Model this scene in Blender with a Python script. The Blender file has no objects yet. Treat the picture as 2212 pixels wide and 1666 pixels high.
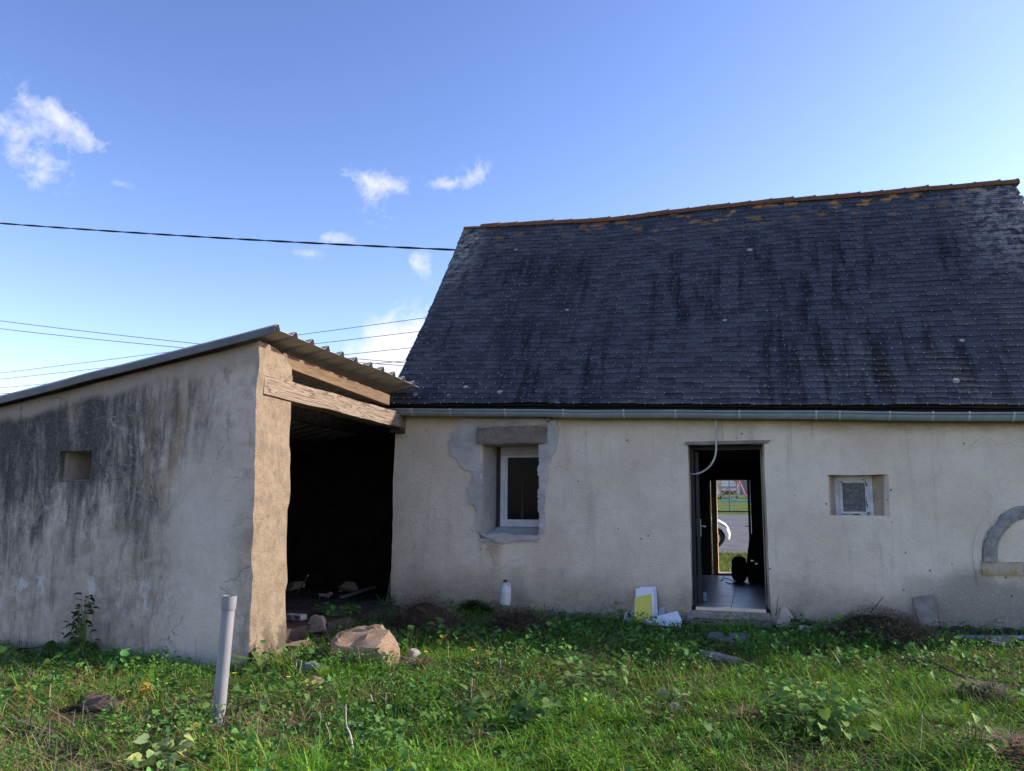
import bpy, bmesh, math, random
import numpy as np
from mathutils import Vector, Matrix, noise as mnoise
from mathutils.geometry import tessellate_polygon

random.seed(7)
RNG = np.random.default_rng(7)
SC = bpy.context.scene
COL = SC.collection
rad = math.radians

# ------------------------------------------------------------------ camera
PW, PH, FOC = 2212.0, 1666.0, 1750.0          # photograph units used for surveying the place
EYE = Vector((0, 0, 1.5))
_dy = Vector((520, 275, FOC)).normalized()
_dz = Vector((1, 0.009, 0)).cross(_dy).normalized()
if _dz.y > 0: _dz = -_dz
_dx = _dy.cross(_dz)
RW = Matrix((_dx, _dy, _dz))                   # camera (right, down, forward) -> world
cam_d = bpy.data.cameras.new('camera')
cam = bpy.data.objects.new('camera', cam_d)
COL.objects.link(cam)
cam_d.sensor_fit = 'HORIZONTAL'
cam_d.sensor_width = 36
cam_d.lens = FOC / PW * 36
cam_d.clip_start = 0.05
cam_d.clip_end = 2000
r_, d_, f_ = RW.col[0], RW.col[1], RW.col[2]
cam.matrix_world = Matrix(((r_.x, -d_.x, -f_.x, EYE.x), (r_.y, -d_.y, -f_.y, EYE.y),
                           (r_.z, -d_.z, -f_.z, EYE.z), (0, 0, 0, 1)))
SC.camera = cam

def ray(px, py): return RW @ Vector((px - PW / 2, py - PH / 2, FOC))
def onY(px, py, Y):
    r = ray(px, py); return EYE + r * (Y / r.y)
def onX(px, py, X):
    r = ray(px, py); return EYE + r * (X / r.x)
def onZ(px, py, Z):
    r = ray(px, py); return EYE + r * ((Z - EYE.z) / r.z)

# ------------------------------------------------------------------ world, sun, exposure
SUN_ELEV, SUN_AZ = rad(28.6), rad(63)          # azimuth clockwise from +Y
SUN = Vector((math.cos(SUN_ELEV) * math.sin(SUN_AZ), math.cos(SUN_ELEV) * math.cos(SUN_AZ), math.sin(SUN_ELEV)))
world = bpy.data.worlds.new('World')
SC.world = world
world.use_nodes = True
wn, wl = world.node_tree.nodes, world.node_tree.links
wn.clear()
w_out = wn.new('ShaderNodeOutputWorld')
w_bg = wn.new('ShaderNodeBackground')
w_bg.inputs['Strength'].default_value = 0.15
sky = wn.new('ShaderNodeTexSky')
sky.sky_type = 'NISHITA'
sky.sun_disc = False
sky.sun_elevation = SUN_ELEV
sky.sun_rotation = SUN_AZ
sky.altitude = 50
sky.air_density = 1.0
sky.dust_density = 0.6
sky.ozone_density = 2.0

def wmath(op, a, b=None, clamp=False):
    n = wn.new('ShaderNodeMath'); n.operation = op; n.use_clamp = clamp
    for i, v in enumerate((a, b)):
        if v is None: continue
        if isinstance(v, (int, float)): n.inputs[i].default_value = v
        else: wl.new(v, n.inputs[i])
    return n.outputs[0]
def wdot(vec, v):
    n = wn.new('ShaderNodeVectorMath'); n.operation = 'DOT_PRODUCT'
    wl.new(vec, n.inputs[0]); n.inputs[1].default_value = v
    return n.outputs['Value']
w_tc = wn.new('ShaderNodeTexCoord')
DIR = w_tc.outputs['Generated']
# small fair-weather clouds, each at its own bearing: (px, py, half width, half height, weight, tilt)
CLOUDS = [(45, 320, 38, 60, 0.85, 0.2), (110, 240, 90, 24, 0.8, 0.35), (165, 295, 60, 26, 0.6, 0.35), (10, 270, 60, 22, 0.75, 0.1),
          (120, 360, 60, 40, 0.5, -0.4), (790, 388, 50, 16, 0.8, 0.25), (808, 415, 24, 34, 0.65, 0.2), (850, 398, 32, 17, 0.95, 0.35),
          (1020, 385, 32, 20, 0.85, -0.5), (965, 395, 36, 12, 0.7, -0.1), (1042, 362, 24, 16, 0.5, -0.7),
          (908, 565, 26, 26, 0.95, -0.6), (832, 487, 32, 22, 0.62, 0), (735, 518, 46, 14, 0.62, 0), (660, 545, 30, 10, 0.42, 0),
          (890, 765, 84, 60, 4.2, -0.35), (850, 805, 90, 34, 2.4, 0), (0, 851, 30, 8, 1.1, 0.15), (255, 397, 24, 9, 0.35, 0)]
w_nz = wn.new('ShaderNodeTexNoise'); w_nz.inputs['Scale'].default_value = 26; w_nz.inputs['Detail'].default_value = 9
w_nz.inputs['Roughness'].default_value = 0.62; w_nz.inputs['Distortion'].default_value = 0.35
wl.new(DIR, w_nz.inputs['Vector'])
w_nf = wn.new('ShaderNodeTexNoise'); w_nf.inputs['Scale'].default_value = 85; w_nf.inputs['Detail'].default_value = 6
w_nf.inputs['Roughness'].default_value = 0.6; w_nf.inputs['Distortion'].default_value = 0.6
wl.new(DIR, w_nf.inputs['Vector'])
total = None
for (cx, cy, hw, hh, wt, tilt) in CLOUDS:
    c = ray(cx, cy).normalized()
    e = Vector((0, 0, 1)).cross(c).normalized() * -1          # to the right
    u = e.cross(c).normalized()
    if u.z < 0: u = -u
    k = FOC / math.cos(math.atan(math.hypot(cx - PW / 2, cy - PH / 2) / FOC))
    e2 = (e * math.cos(tilt) - u * math.sin(tilt)) * (k / hw)
    u2 = (u * math.cos(tilt) + e * math.sin(tilt)) * (k / hh)
    a = wdot(DIR, e2); b = wdot(DIR, u2)
    q = wmath('ADD', wmath('MULTIPLY', a, a), wmath('MULTIPLY', b, b))
    g = wmath('MULTIPLY', wmath('POWER', 2.718, wmath('MULTIPLY', q, -0.9)), wt)
    # only on the side of the sky it is on
    g = wmath('MULTIPLY', g, wmath('GREATER_THAN', wdot(DIR, c), 0.0))
    total = g if total is None else wmath('ADD', total, g)
dens = wmath('ADD', wmath('MULTIPLY', wmath('SUBTRACT', w_nz.outputs['Fac'], 0.5), 2.6), wmath('MULTIPLY', wmath('SUBTRACT', w_nf.outputs['Fac'], 0.5), 1.3))
dens = wmath('ADD', wmath('MULTIPLY', total, 1.0), wmath('MULTIPLY', dens, 1.05))
dens = wmath('MULTIPLY', wmath('SUBTRACT', dens, 0.28), 0.68, clamp=True)
dens = wmath('MULTIPLY', dens, wmath('MULTIPLY', total, 3.0, clamp=True))
dens = wmath('MULTIPLY', dens, 0.95)
# contrast of the clear sky, the same curve over the whole dome
w_sep = wn.new('ShaderNodeSeparateColor'); wl.new(sky.outputs[0], w_sep.inputs[0])
w_com = wn.new('ShaderNodeCombineColor')
for k_, (g_, m_) in enumerate(((1.5, 0.485), (1.44, 0.408), (1.35, 0.475))):
    wl.new(wmath('MULTIPLY', wmath('POWER', w_sep.outputs[k_], g_), m_), w_com.inputs[k_])
w_mix = wn.new('ShaderNodeMix'); w_mix.data_type = 'RGBA'
wl.new(dens, w_mix.inputs['Factor'])
wl.new(w_com.outputs[0], w_mix.inputs['A'])
w_mix.inputs['B'].default_value = (2.9, 2.9, 3.15, 1)
wl.new(w_mix.outputs['Result'], w_bg.inputs['Color'])
wl.new(w_bg.outputs[0], w_out.inputs['Surface'])

sun_d = bpy.data.lights.new('sun', 'SUN')
sun_d.energy = 3.0
sun_d.angle = rad(0.6)
sun_d.color = (1.0, 0.86, 0.68)
sun_o = bpy.data.objects.new('sun', sun_d)
COL.objects.link(sun_o)
sun_o.rotation_euler = SUN.to_track_quat('Z', 'Y').to_euler()
sun_o.location = SUN * 40

SC.render.engine = 'CYCLES'
SC.view_settings.view_transform = 'Standard'
SC.view_settings.look = 'None'
SC.view_settings.gamma = 1
SC.view_settings.use_curve_mapping = False
SC.view_settings.exposure = 1.35
SC.cycles.max_bounces = 8
SC.cycles.diffuse_bounces = 4
SC.cycles.transparent_max_bounces = 8

# ------------------------------------------------------------------ object helpers
def wloc(o):
    p = Vector((0, 0, 0))
    while o is not None:
        p += o.location; o = o.parent
    return p
def tag(o, label=None, cat=None, group=None, kind=None):
    if label: o['label'] = label
    if cat: o['category'] = cat
    if group: o['group'] = group
    if kind: o['kind'] = kind
    return o
def empty(name, loc, label, cat, group=None):
    o = bpy.data.objects.new(name, None)
    o.empty_display_size = 0.2
    o.location = loc
    COL.objects.link(o)
    return tag(o, label, cat, group)
def sharp(me, ang=38):
    me.polygons.foreach_set('use_smooth', [True] * len(me.polygons))
    me.set_sharp_from_angle(angle=rad(ang))

class MB:
    """collects shapes; build() links them as one mesh object"""
    def __init__(s): s.v, s.f = [], []
    def add(s, vs, fs):
        n = len(s.v); s.v += [tuple(p) for p in vs]; s.f += [tuple(i + n for i in f) for f in fs]; return s
    def box(s, a, b, M=None):
        (x0, y0, z0), (x1, y1, z1) = a, b
        vs = [Vector(p) for p in ((x0, y0, z0), (x1, y0, z0), (x1, y1, z0), (x0, y1, z0), (x0, y0, z1), (x1, y0, z1), (x1, y1, z1), (x0, y1, z1))]
        if M is not None: vs = [M @ p for p in vs]
        return s.add(vs, [(3, 2, 1, 0), (4, 5, 6, 7), (0, 1, 5, 4), (1, 2, 6, 5), (2, 3, 7, 6), (3, 0, 4, 7)])
    def cbox(s, c, size, M=None):
        c = Vector(c); h = Vector(size) / 2
        return s.box(c - h, c + h, M)
    def bar(s, p, q, w, h, up=(0, 0, 1)):
        p, q = Vector(p), Vector(q); d = (q - p); L = d.length; d.normalize()
        r = d.cross(Vector(up)).normalized(); u = r.cross(d)
        M = Matrix(((d.x, r.x, u.x, p.x), (d.y, r.y, u.y, p.y), (d.z, r.z, u.z, p.z), (0, 0, 0, 1)))
        return s.box((0, -w / 2, -h / 2), (L, w / 2, h / 2), M)
    def tube(s, pts, rr, n=8, cap=True):
        pts = [Vector(p) for p in pts]
        if not hasattr(rr, '__len__'): rr = [rr] * len(pts)
        base = len(s.v); ref = None; k = len(pts)
        for i, p in enumerate(pts):
            d = (pts[min(i + 1, k - 1)] - pts[max(i - 1, 0)]).normalized()
            if ref is None: ref = d.orthogonal().normalized()
            a = (ref - d * ref.dot(d))
            a = a.normalized() if a.length > 1e-6 else d.orthogonal().normalized()
            ref = a; b = d.cross(a)
            for j in range(n):
                t = 2 * math.pi * j / n
                s.v.append(tuple(p + (a * math.cos(t) + b * math.sin(t)) * rr[i]))
        for i in range(k - 1):
            for j in range(n):
                a0 = base + i * n + j; a1 = base + i * n + (j + 1) % n
                s.f.append((a0, a1, a1 + n, a0 + n))
        if cap:
            s.f.append(tuple(base + j for j in reversed(range(n))))
            s.f.append(tuple(base + (k - 1) * n + j for j in range(n)))
        return s
    def lathe(s, prof, c, n=20, M=None):
        base = len(s.v); c = Vector(c)
        for (r, z) in prof:
            for j in range(n):
                t = 2 * math.pi * j / n
                p = Vector((r * math.cos(t), r * math.sin(t), z))
                if M is not None: p = M @ p
                s.v.append(tuple(c + p))
        for i in range(len(prof) - 1):
            for j in range(n):
                a0 = base + i * n + j; a1 = base + i * n + (j + 1) % n
                s.f.append((a0, a1, a1 + n, a0 + n))
        s.f.append(tuple(base + j for j in reversed(range(n))))
        s.f.append(tuple(base + (len(prof) - 1) * n + j for j in range(n)))
        return s
    def prism(s, pts, vec):
        """closed polygon (3-D points, planar) extruded along vec"""
        pts = [Vector(p) for p in pts]; vec = Vector(vec); n = len(pts)
        tris = tessellate_polygon([pts])
        nrm = Vector((0, 0, 0))
        for i in range(n): nrm += (pts[i] - pts[0]).cross(pts[(i + 1) % n] - pts[0])
        flip = nrm.dot(vec) > 0
        fs = []
        for t in tris:
            a, b, c = t
            tn = (pts[b] - pts[a]).cross(pts[c] - pts[a])
            if (tn.dot(vec) > 0): a, c = c, a           # first cap looks against vec
            fs.append((a, b, c)); fs.append((c + n, b + n, a + n))
        for i in range(n):
            j = (i + 1) % n
            fs.append((i, j, j + n, i + n) if flip else (j, i, i + n, j + n))
        return s.add(pts + [p + vec for p in pts], fs)
    def build(s, name, mat, parent=None, smooth=None, kind=None, label=None, origin=None):
        off = wloc(parent) if parent is not None else Vector(origin or (0, 0, 0))
        me = bpy.data.meshes.new(name)
        v = np.array(s.v, dtype=np.float64).reshape(-1, 3) - np.array(off)
        me.from_pydata(v.tolist(), [], s.f)
        me.validate(verbose=False)
        o = bpy.data.objects.new(name, me)
        if mat is not None:
            for m in (mat if isinstance(mat, (list, tuple)) else [mat]): me.materials.append(m)
        COL.objects.link(o)
        if parent is not None: o.parent = parent
        else: o.location = off
        if smooth: sharp(me, smooth)
        if kind: o['kind'] = kind
        if label: o['label'] = label
        return o

def raw_mesh(name, verts, faces_flat, sizes, mat, cols=None, parent=None, smooth=False):
    """numpy arrays straight into a mesh"""
    me = bpy.data.meshes.new(name)
    nv = len(verts); nf = len(sizes)
    me.vertices.add(nv); me.vertices.foreach_set('co', np.ascontiguousarray(verts, dtype=np.float32).ravel())
    me.loops.add(len(faces_flat)); me.loops.foreach_set('vertex_index', np.ascontiguousarray(faces_flat, dtype=np.int32))
    st = np.concatenate(([0], np.cumsum(sizes)[:-1])).astype(np.int32)
    me.polygons.add(nf); me.polygons.foreach_set('loop_start', st)
    me.update(calc_edges=True)
    if smooth: me.polygons.foreach_set('use_smooth', np.ones(nf, dtype=bool))
    if cols is not None:
        at = me.color_attributes.new('col', 'FLOAT_COLOR', 'POINT')
        c4 = np.ones((nv, 4), dtype=np.float32); c4[:, :3] = cols
        at.data.foreach_set('color', c4.ravel())
    me.materials.append(mat)
    o = bpy.data.objects.new(name, me)
    COL.objects.link(o)
    if parent is not None: o.parent = parent
    return o

def fbm(p, sc, seed=0.0, octv=3):
    return mnoise.fractal(Vector(p) * sc + Vector((seed, seed * 1.7, -seed)), 1.0, 2.0, octv, noise_basis='PERLIN_ORIGINAL')

def lines(a, b, step, extra=()):
    e = sorted(set([a, b] + [x for x in extra if a < x < b]))
    out = []
    for i in range(len(e) - 1):
        n = max(1, int(round((e[i + 1] - e[i]) / step)))
        out += [e[i] + (e[i + 1] - e[i]) * k / n for k in range(n)]
    return out + [e[-1]]

def cells(mb, xs, ys, zs, hole, deform):
    """solid block of cells with holes; only its surface is made, all vertices pass through deform"""
    nx, ny, nz = len(xs) - 1, len(ys) - 1, len(zs) - 1
    S = np.ones((nx + 2, ny + 2, nz + 2), bool)
    S[0] = S[-1] = False; S[:, 0] = S[:, -1] = False; S[:, :, 0] = S[:, :, -1] = False
    for i in range(nx):
        for j in range(ny):
            for k in range(nz):
                if hole((xs[i] + xs[i + 1]) / 2, (ys[j] + ys[j + 1]) / 2, (zs[k] + zs[k + 1]) / 2): S[i + 1, j + 1, k + 1] = False
    idx = {}; vs = []; fs = []
    def V(i, j, k):
        key = (i, j, k)
        if key not in idx:
            idx[key] = len(vs); vs.append(deform(Vector((xs[i], ys[j], zs[k]))))
        return idx[key]
    for i in range(nx):
        for j in range(ny):
            for k in range(nz):
                if not S[i + 1, j + 1, k + 1]: continue
                if not S[i, j + 1, k + 1]: fs.append((V(i, j, k), V(i, j, k + 1), V(i, j + 1, k + 1), V(i, j + 1, k)))
                if not S[i + 2, j + 1, k + 1]: fs.append((V(i + 1, j, k), V(i + 1, j + 1, k), V(i + 1, j + 1, k + 1), V(i + 1, j, k + 1)))
                if not S[i + 1, j, k + 1]: fs.append((V(i, j, k), V(i + 1, j, k), V(i + 1, j, k + 1), V(i, j, k + 1)))
                if not S[i + 1, j + 2, k + 1]: fs.append((V(i, j + 1, k), V(i, j + 1, k + 1), V(i + 1, j + 1, k + 1), V(i + 1, j + 1, k)))
                if not S[i + 1, j + 1, k]: fs.append((V(i, j, k), V(i, j + 1, k), V(i + 1, j + 1, k), V(i + 1, j, k)))
                if not S[i + 1, j + 1, k + 2]: fs.append((V(i, j, k + 1), V(i + 1, j, k + 1), V(i + 1, j + 1, k + 1), V(i, j + 1, k + 1)))
    mb.add(vs, fs)
    return mb

# ------------------------------------------------------------------ materials
class NT:
    def __init__(s, name, rough=0.85, spec=0.3):
        s.m = bpy.data.materials.new(name); s.m.use_nodes = True
        s.n, s.l = s.m.node_tree.nodes, s.m.node_tree.links
        s.b = s.n['Principled BSDF']
        s.b.inputs['Roughness'].default_value = rough
        s.b.inputs['Specular IOR Level'].default_value = spec
        g = s.n.new('ShaderNodeNewGeometry'); s.P = g.outputs['Position']; s.geo = g
    def set(s, sock, v):
        if isinstance(v, (int, float)): sock.default_value = v
        elif isinstance(v, (tuple, list)): sock.default_value = tuple(v) + ((1,) if len(v) == 3 and sock.type == 'RGBA' else ())
        else: s.l.new(v, sock)
    def map(s, scale=(1, 1, 1), rot=(0, 0, 0), vec=None, loc=(0, 0, 0)):
        n = s.n.new('ShaderNodeMapping'); n.inputs['Scale'].default_value = scale; n.inputs['Rotation'].default_value = rot
        n.inputs['Location'].default_value = loc
        s.l.new(vec or s.P, n.inputs['Vector']); return n.outputs[0]
    def noise(s, scale, detail=4, rough=0.55, vec=None, dist=0.0):
        n = s.n.new('ShaderNodeTexNoise'); n.inputs['Scale'].default_value = scale; n.inputs['Detail'].default_value = detail
        n.inputs['Roughness'].default_value = rough; n.inputs['Distortion'].default_value = dist
        s.l.new(vec or s.P, n.inputs['Vector']); return n.outputs['Fac']
    def voro(s, scale, feature='F1', vec=None, rnd=1.0, out='Distance'):
        n = s.n.new('ShaderNodeTexVoronoi'); n.feature = feature; n.inputs['Scale'].default_value = scale
        n.inputs['Randomness'].default_value = rnd
        s.l.new(vec or s.P, n.inputs['Vector']); return n.outputs[out]
    def math(s, op, a, b=0.5, clamp=False):
        n = s.n.new('ShaderNodeMath'); n.operation = op; n.use_clamp = clamp
        s.set(n.inputs[0], a); s.set(n.inputs[1], b); return n.outputs[0]
    def ramp(s, fac, a, b, lo=0.0, hi=1.0):
        n = s.n.new('ShaderNodeMapRange'); n.interpolation_type = 'SMOOTHSTEP'
        s.set(n.inputs['Value'], fac); n.inputs['From Min'].default_value = a; n.inputs['From Max'].default_value = b
        n.inputs['To Min'].default_value = lo; n.inputs['To Max'].default_value = hi; return n.outputs['Result']
    def mix(s, f, a, b, mode='MIX'):
        n = s.n.new('ShaderNodeMix'); n.data_type = 'RGBA'; n.blend_type = mode
        s.set(n.inputs['Factor'], f); s.set(n.inputs['A'], a); s.set(n.inputs['B'], b); return n.outputs['Result']
    def xyz(s, vec=None):
        n = s.n.new('ShaderNodeSeparateXYZ'); s.l.new(vec or s.P, n.inputs[0]); return n.outputs
    def bump(s, h, strength=0.5, dist=0.01):
        n = s.n.new('ShaderNodeBump'); n.inputs['Strength'].default_value = strength; n.inputs['Distance'].default_value = dist
        s.set(n.inputs['Height'], h); s.l.new(n.outputs[0], s.b.inputs['Normal']); return n
    def color(s, c): s.set(s.b.inputs['Base Color'], c); return s
    def rough(s, c): s.set(s.b.inputs['Roughness'], c); return s

def plain(name, col, rough=0.7, spec=0.3, metal=0.0, var=0.15, sc=8.0, bump=0.0, bsc=60):
    t = NT(name, rough, spec)
    t.b.inputs['Metallic'].default_value = metal
    n = t.noise(sc, 5, 0.6)
    dark = tuple(c * (1 - var) for c in col); lite = tuple(min(1, c * (1 + var)) for c in col)
    t.color(t.mix(t.ramp(n, 0.3, 0.7), dark, lite))
    if bump: t.bump(t.noise(bsc, 4, 0.6), bump, 0.01)
    return t.m

def mat_render():
    """cream roughcast of the cottage"""
    t = NT('cream_roughcast', 0.93, 0.15)
    x, y, z = t.xyz()
    n1 = t.noise(0.9, 5, 0.6); n2 = t.noise(5, 5, 0.65); n3 = t.noise(42, 3, 0.6)
    c = t.mix(t.ramp(n1, 0.32, 0.68), (0.64, 0.55, 0.43), (0.76, 0.68, 0.56))
    c = t.mix(t.ramp(n2, 0.45, 0.8, 0, 0.5), c, (0.52, 0.43, 0.335))
    # damp foot of the wall and grey-green rise
    foot = t.math('ADD', z, t.math('MULTIPLY', t.math('SUBTRACT', t.noise(2.2, 5, 0.65), 0.5), 0.75))
    c = t.mix(t.ramp(foot, 0.85, 0.3, 0, 0.78), c, (0.28, 0.245, 0.185))
    c = t.mix(t.math('MULTIPLY', t.ramp(foot, 0.5, 0.15, 0, 0.8), t.ramp(n2, 0.4, 0.62)), c, (0.17, 0.16, 0.125))
    # darker damp area at the right foot
    d = t.math('MULTIPLY', t.ramp(x, 1.4, 2.3), t.ramp(foot, 1.0, 0.7))
    c = t.mix(t.math('MULTIPLY', d, 0.75), c, (0.22, 0.21, 0.18))
    # rust run under the window sill
    rx = t.math('MULTIPLY', t.ramp(x, -3.62, -3.5), t.ramp(x, -3.2, -3.34))
    rx = t.math('MULTIPLY', rx, t.math('MULTIPLY', t.ramp(z, 0.5, 1.0), t.ramp(z, 1.16, 1.1)))
    c = t.mix(t.math('MULTIPLY', rx, t.ramp(t.noise(7, 4), 0.3, 0.6, 0.1, 0.6)), c, (0.36, 0.23, 0.11))
    # brown dirt line under the gutter
    topd = t.math('ADD', z, t.math('MULTIPLY', x, 0.032))
    topd = t.math('ADD', topd, t.math('MULTIPLY', t.math('SUBTRACT', t.noise(3, 5), 0.5), 0.22))
    c = t.mix(t.math('MULTIPLY', t.ramp(topd, 2.48, 2.68), t.ramp(x, -2.0, 3.2, 0.35, 0.9)), c, (0.3, 0.25, 0.17))
    # vertical faint runs
    st = t.noise(3.0, 4, 0.6, t.map((2.2, 1, 0.22)))
    c = t.mix(t.ramp(st, 0.55, 0.72, 0, 0.28), c, (0.35, 0.31, 0.25))
    # darker tan and grey render inside the window recesses
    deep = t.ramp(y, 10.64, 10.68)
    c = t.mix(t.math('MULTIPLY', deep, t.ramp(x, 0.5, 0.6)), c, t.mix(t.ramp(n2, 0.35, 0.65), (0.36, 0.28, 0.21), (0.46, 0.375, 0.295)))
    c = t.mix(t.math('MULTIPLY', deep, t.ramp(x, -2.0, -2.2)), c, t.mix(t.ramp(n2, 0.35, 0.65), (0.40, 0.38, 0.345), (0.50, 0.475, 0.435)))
    # hairline cracks and drips below the gutter
    wv = t.n.new('ShaderNodeVectorMath'); wv.operation = 'ADD'
    wn_ = t.n.new('ShaderNodeTexNoise'); wn_.inputs['Scale'].default_value = 3.0; wn_.inputs['Detail'].default_value = 5
    ws = t.n.new('ShaderNodeVectorMath'); ws.operation = 'SCALE'; ws.inputs['Scale'].default_value = 0.45
    t.l.new(t.P, wn_.inputs['Vector']); t.l.new(wn_.outputs['Color'], ws.inputs[0]); t.l.new(t.P, wv.inputs[0]); t.l.new(ws.outputs[0], wv.inputs[1])
    hc = t.math('MULTIPLY', t.ramp(t.voro(0.85, 'DISTANCE_TO_EDGE', wv.outputs[0]), 0.007, 0.002), t.ramp(t.noise(0.9, 3, vec=t.map(loc=(7, 0, 3))), 0.5, 0.6))
    c = t.mix(t.math('MULTIPLY', hc, 0.32), c, (0.26, 0.22, 0.175))
    dr = t.math('MULTIPLY', t.ramp(t.noise(5.5, 5, 0.65, t.map((2.4, 1, 0.10), loc=(3, 0, 0))), 0.57, 0.68), t.ramp(topd, 1.6, 2.6))
    c = t.mix(t.math('MULTIPLY', dr, 0.45), c, (0.30, 0.255, 0.195))
    # pock marks
    pk = t.voro(5.5, vec=t.map((1, 1, 1), loc=(3, 0, 1)))
    c = t.mix(t.math('MULTIPLY', t.ramp(pk, 0.085, 0.045), t.ramp(t.noise(1.6, 2), 0.46, 0.54)), c, (0.12, 0.11, 0.1))
    c = t.mix(t.ramp(n3, 0.5, 0.75, 0, 0.3), c, (0.78, 0.70, 0.60))
    c = t.mix(t.ramp(t.noise(90, 2, 0.6), 0.56, 0.70, 0, 0.35), c, (0.36, 0.31, 0.255))
    t.color(c)
    h = t.math('ADD', t.noise(55, 3, 0.55), t.math('MULTIPLY', t.noise(11, 3), 0.6))
    t.bump(h, 0.95, 0.016)
    return t.m

def mat_stained():
    """old cement render of the shed: algae streaks, ochre runs, crackle, salts"""
    t = NT('stained_cement_render', 0.92, 0.2)
    x, y, z = t.xyz()
    n1 = t.noise(1.1, 6, 0.62); n2 = t.noise(6, 6, 0.65, dist=0.4); n3 = t.noise(38, 4, 0.6)
    c = t.mix(t.ramp(n1, 0.35, 0.66), (0.40, 0.34, 0.275), (0.56, 0.49, 0.41))
    c = t.mix(t.ramp(n2, 0.42, 0.7, 0, 0.55), c, (0.24, 0.20, 0.155))
    # black algae: crisp runs coming down from under the coping, thicker to the left, thin low down
    blotch = t.noise(0.7, 6, 0.66, t.map((1, 1, 0.8), loc=(2.0, 0, 0.6)))
    st = t.noise(2.6, 9, 0.72, t.map((2.4, 1, 0.42)), dist=0.35)
    fine = t.noise(7.0, 8, 0.8, t.map((1.5, 1, 0.6)))
    drop = t.math('SUBTRACT', t.math('ADD', 3.17, t.math('MULTIPLY', t.math('ADD', x, 4.7), 0.175)), z)     # metres below the coping
    zone = t.math('MULTIPLY', t.ramp(x, -4.8, -6.4, 0.2, 1.0), t.ramp(t.math('ADD', drop, t.math('MULTIPLY', blotch, -1.5)), 1.3, 0.0, 0.25, 1.0))
    lev = t.math('ADD', t.math('ADD', t.math('MULTIPLY', st, 0.75), t.math('MULTIPLY', blotch, 0.3)), t.math('MULTIPLY', t.math('SUBTRACT', fine, 0.5), 0.4))
    lev = t.math('ADD', lev, t.math('MULTIPLY', t.math('SUBTRACT', zone, 0.60), 0.26))
    out = t.ramp(y, 7.06, 7.03)                       # not inside the vent
    al = t.math('MULTIPLY', t.ramp(lev, 0.50, 0.66), out)
    c = t.mix(t.math('MULTIPLY', t.math('MULTIPLY', t.ramp(lev, 0.40, 0.55), out), 0.6), c, (0.135, 0.125, 0.11))
    c = t.mix(t.math('MULTIPLY', al, 0.92), c, t.mix(t.ramp(fine, 0.35, 0.65), (0.026, 0.029, 0.033), (0.075, 0.073, 0.07)))
    # warm brown weathering in the lower half
    c = t.mix(t.math('MULTIPLY', t.ramp(drop, 1.3, 2.1), t.ramp(t.noise(2.2, 6, 0.7), 0.42, 0.62, 0, 0.55)), c, (0.20, 0.165, 0.125))
    # band under the coping where fresh mortar starts
    lt = t.math('SUBTRACT', t.math('ADD', 3.17, t.math('MULTIPLY', t.math('ADD', x, 4.7), 0.175)), z)
    lt = t.math('ADD', lt, t.math('MULTIPLY', t.math('SUBTRACT', t.noise(3.5, 5), 0.5), 0.2))
    c = t.mix(t.ramp(lt, 0.24, 0.12, 0, 0.85), c, (0.36, 0.32, 0.275))
    # clean pale run right of the middle
    pale = t.math('MULTIPLY', t.ramp(x, -5.75, -5.35), t.ramp(x, -4.7, -5.05))
    pale = t.math('MULTIPLY', pale, t.ramp(t.math('ADD', z, t.math('MULTIPLY', n1, 1.0)), 2.9, 2.0))
    c = t.mix(t.math('MULTIPLY', pale, 0.62), c, (0.60, 0.555, 0.50))
    # ochre runs
    ox = t.math('MULTIPLY', t.ramp(x, -6.05, -5.85), t.ramp(x, -5.45, -5.65))
    oz = t.math('MULTIPLY', t.ramp(z, 1.3, 2.0), t.ramp(z, 2.75, 2.4))
    oc = t.math('MULTIPLY', t.math('MULTIPLY', ox, oz), t.ramp(t.noise(2.2, 5, 0.6, t.map((3, 1, 0.5))), 0.42, 0.62))
    c = t.mix(t.math('MULTIPLY', oc, 0.7), c, (0.22, 0.145, 0.04))
    # crackle: light lines here and there
    dv = t.n.new('ShaderNodeVectorMath'); dv.operation = 'ADD'
    t.l.new(t.P, dv.inputs[0])
    nz = t.n.new('ShaderNodeTexNoise'); nz.inputs['Scale'].default_value = 4; nz.inputs['Detail'].default_value = 4
    t.l.new(t.P, nz.inputs['Vector'])
    sc = t.n.new('ShaderNodeVectorMath'); sc.operation = 'SCALE'; sc.inputs['Scale'].default_value = 0.35
    t.l.new(nz.outputs['Color'], sc.inputs[0]); t.l.new(sc.outputs[0], dv.inputs[1])
    cr = t.voro(3.1, 'DISTANCE_TO_EDGE', dv.outputs[0])
    crm = t.math('MULTIPLY', t.ramp(cr, 0.03, 0.006), t.ramp(t.noise(1.6, 3), 0.5, 0.62))
    c = t.mix(t.math('MULTIPLY', crm, t.ramp(x, -5.2, -6.2, 0.2, 0.6)), c, (0.42, 0.40, 0.37))
    cr2 = t.voro(1.7, 'DISTANCE_TO_EDGE', dv.outputs[0])
    crd = t.math('MULTIPLY', t.ramp(cr2, 0.012, 0.003), t.ramp(t.noise(1.1, 3, vec=t.map(loc=(5, 2, 1))), 0.5, 0.6))
    c = t.mix(t.math('MULTIPLY', crd, 0.8), c, (0.06, 0.055, 0.05))
    # salts / whitewash flakes low down and lichen dots
    sa = t.math('MULTIPLY', t.ramp(t.math('ABSOLUTE', t.math('SUBTRACT', z, t.math('ADD', 0.5, t.math('MULTIPLY', t.noise(1.5), 0.2)))), 0.3, 0.1), t.ramp(t.noise(5, 6, 0.7, t.map((1.3, 1, 0.7), loc=(1, 0, 4))), 0.54, 0.63))
    c = t.mix(t.math('MULTIPLY', sa, 0.75), c, (0.55, 0.55, 0.55))
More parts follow.
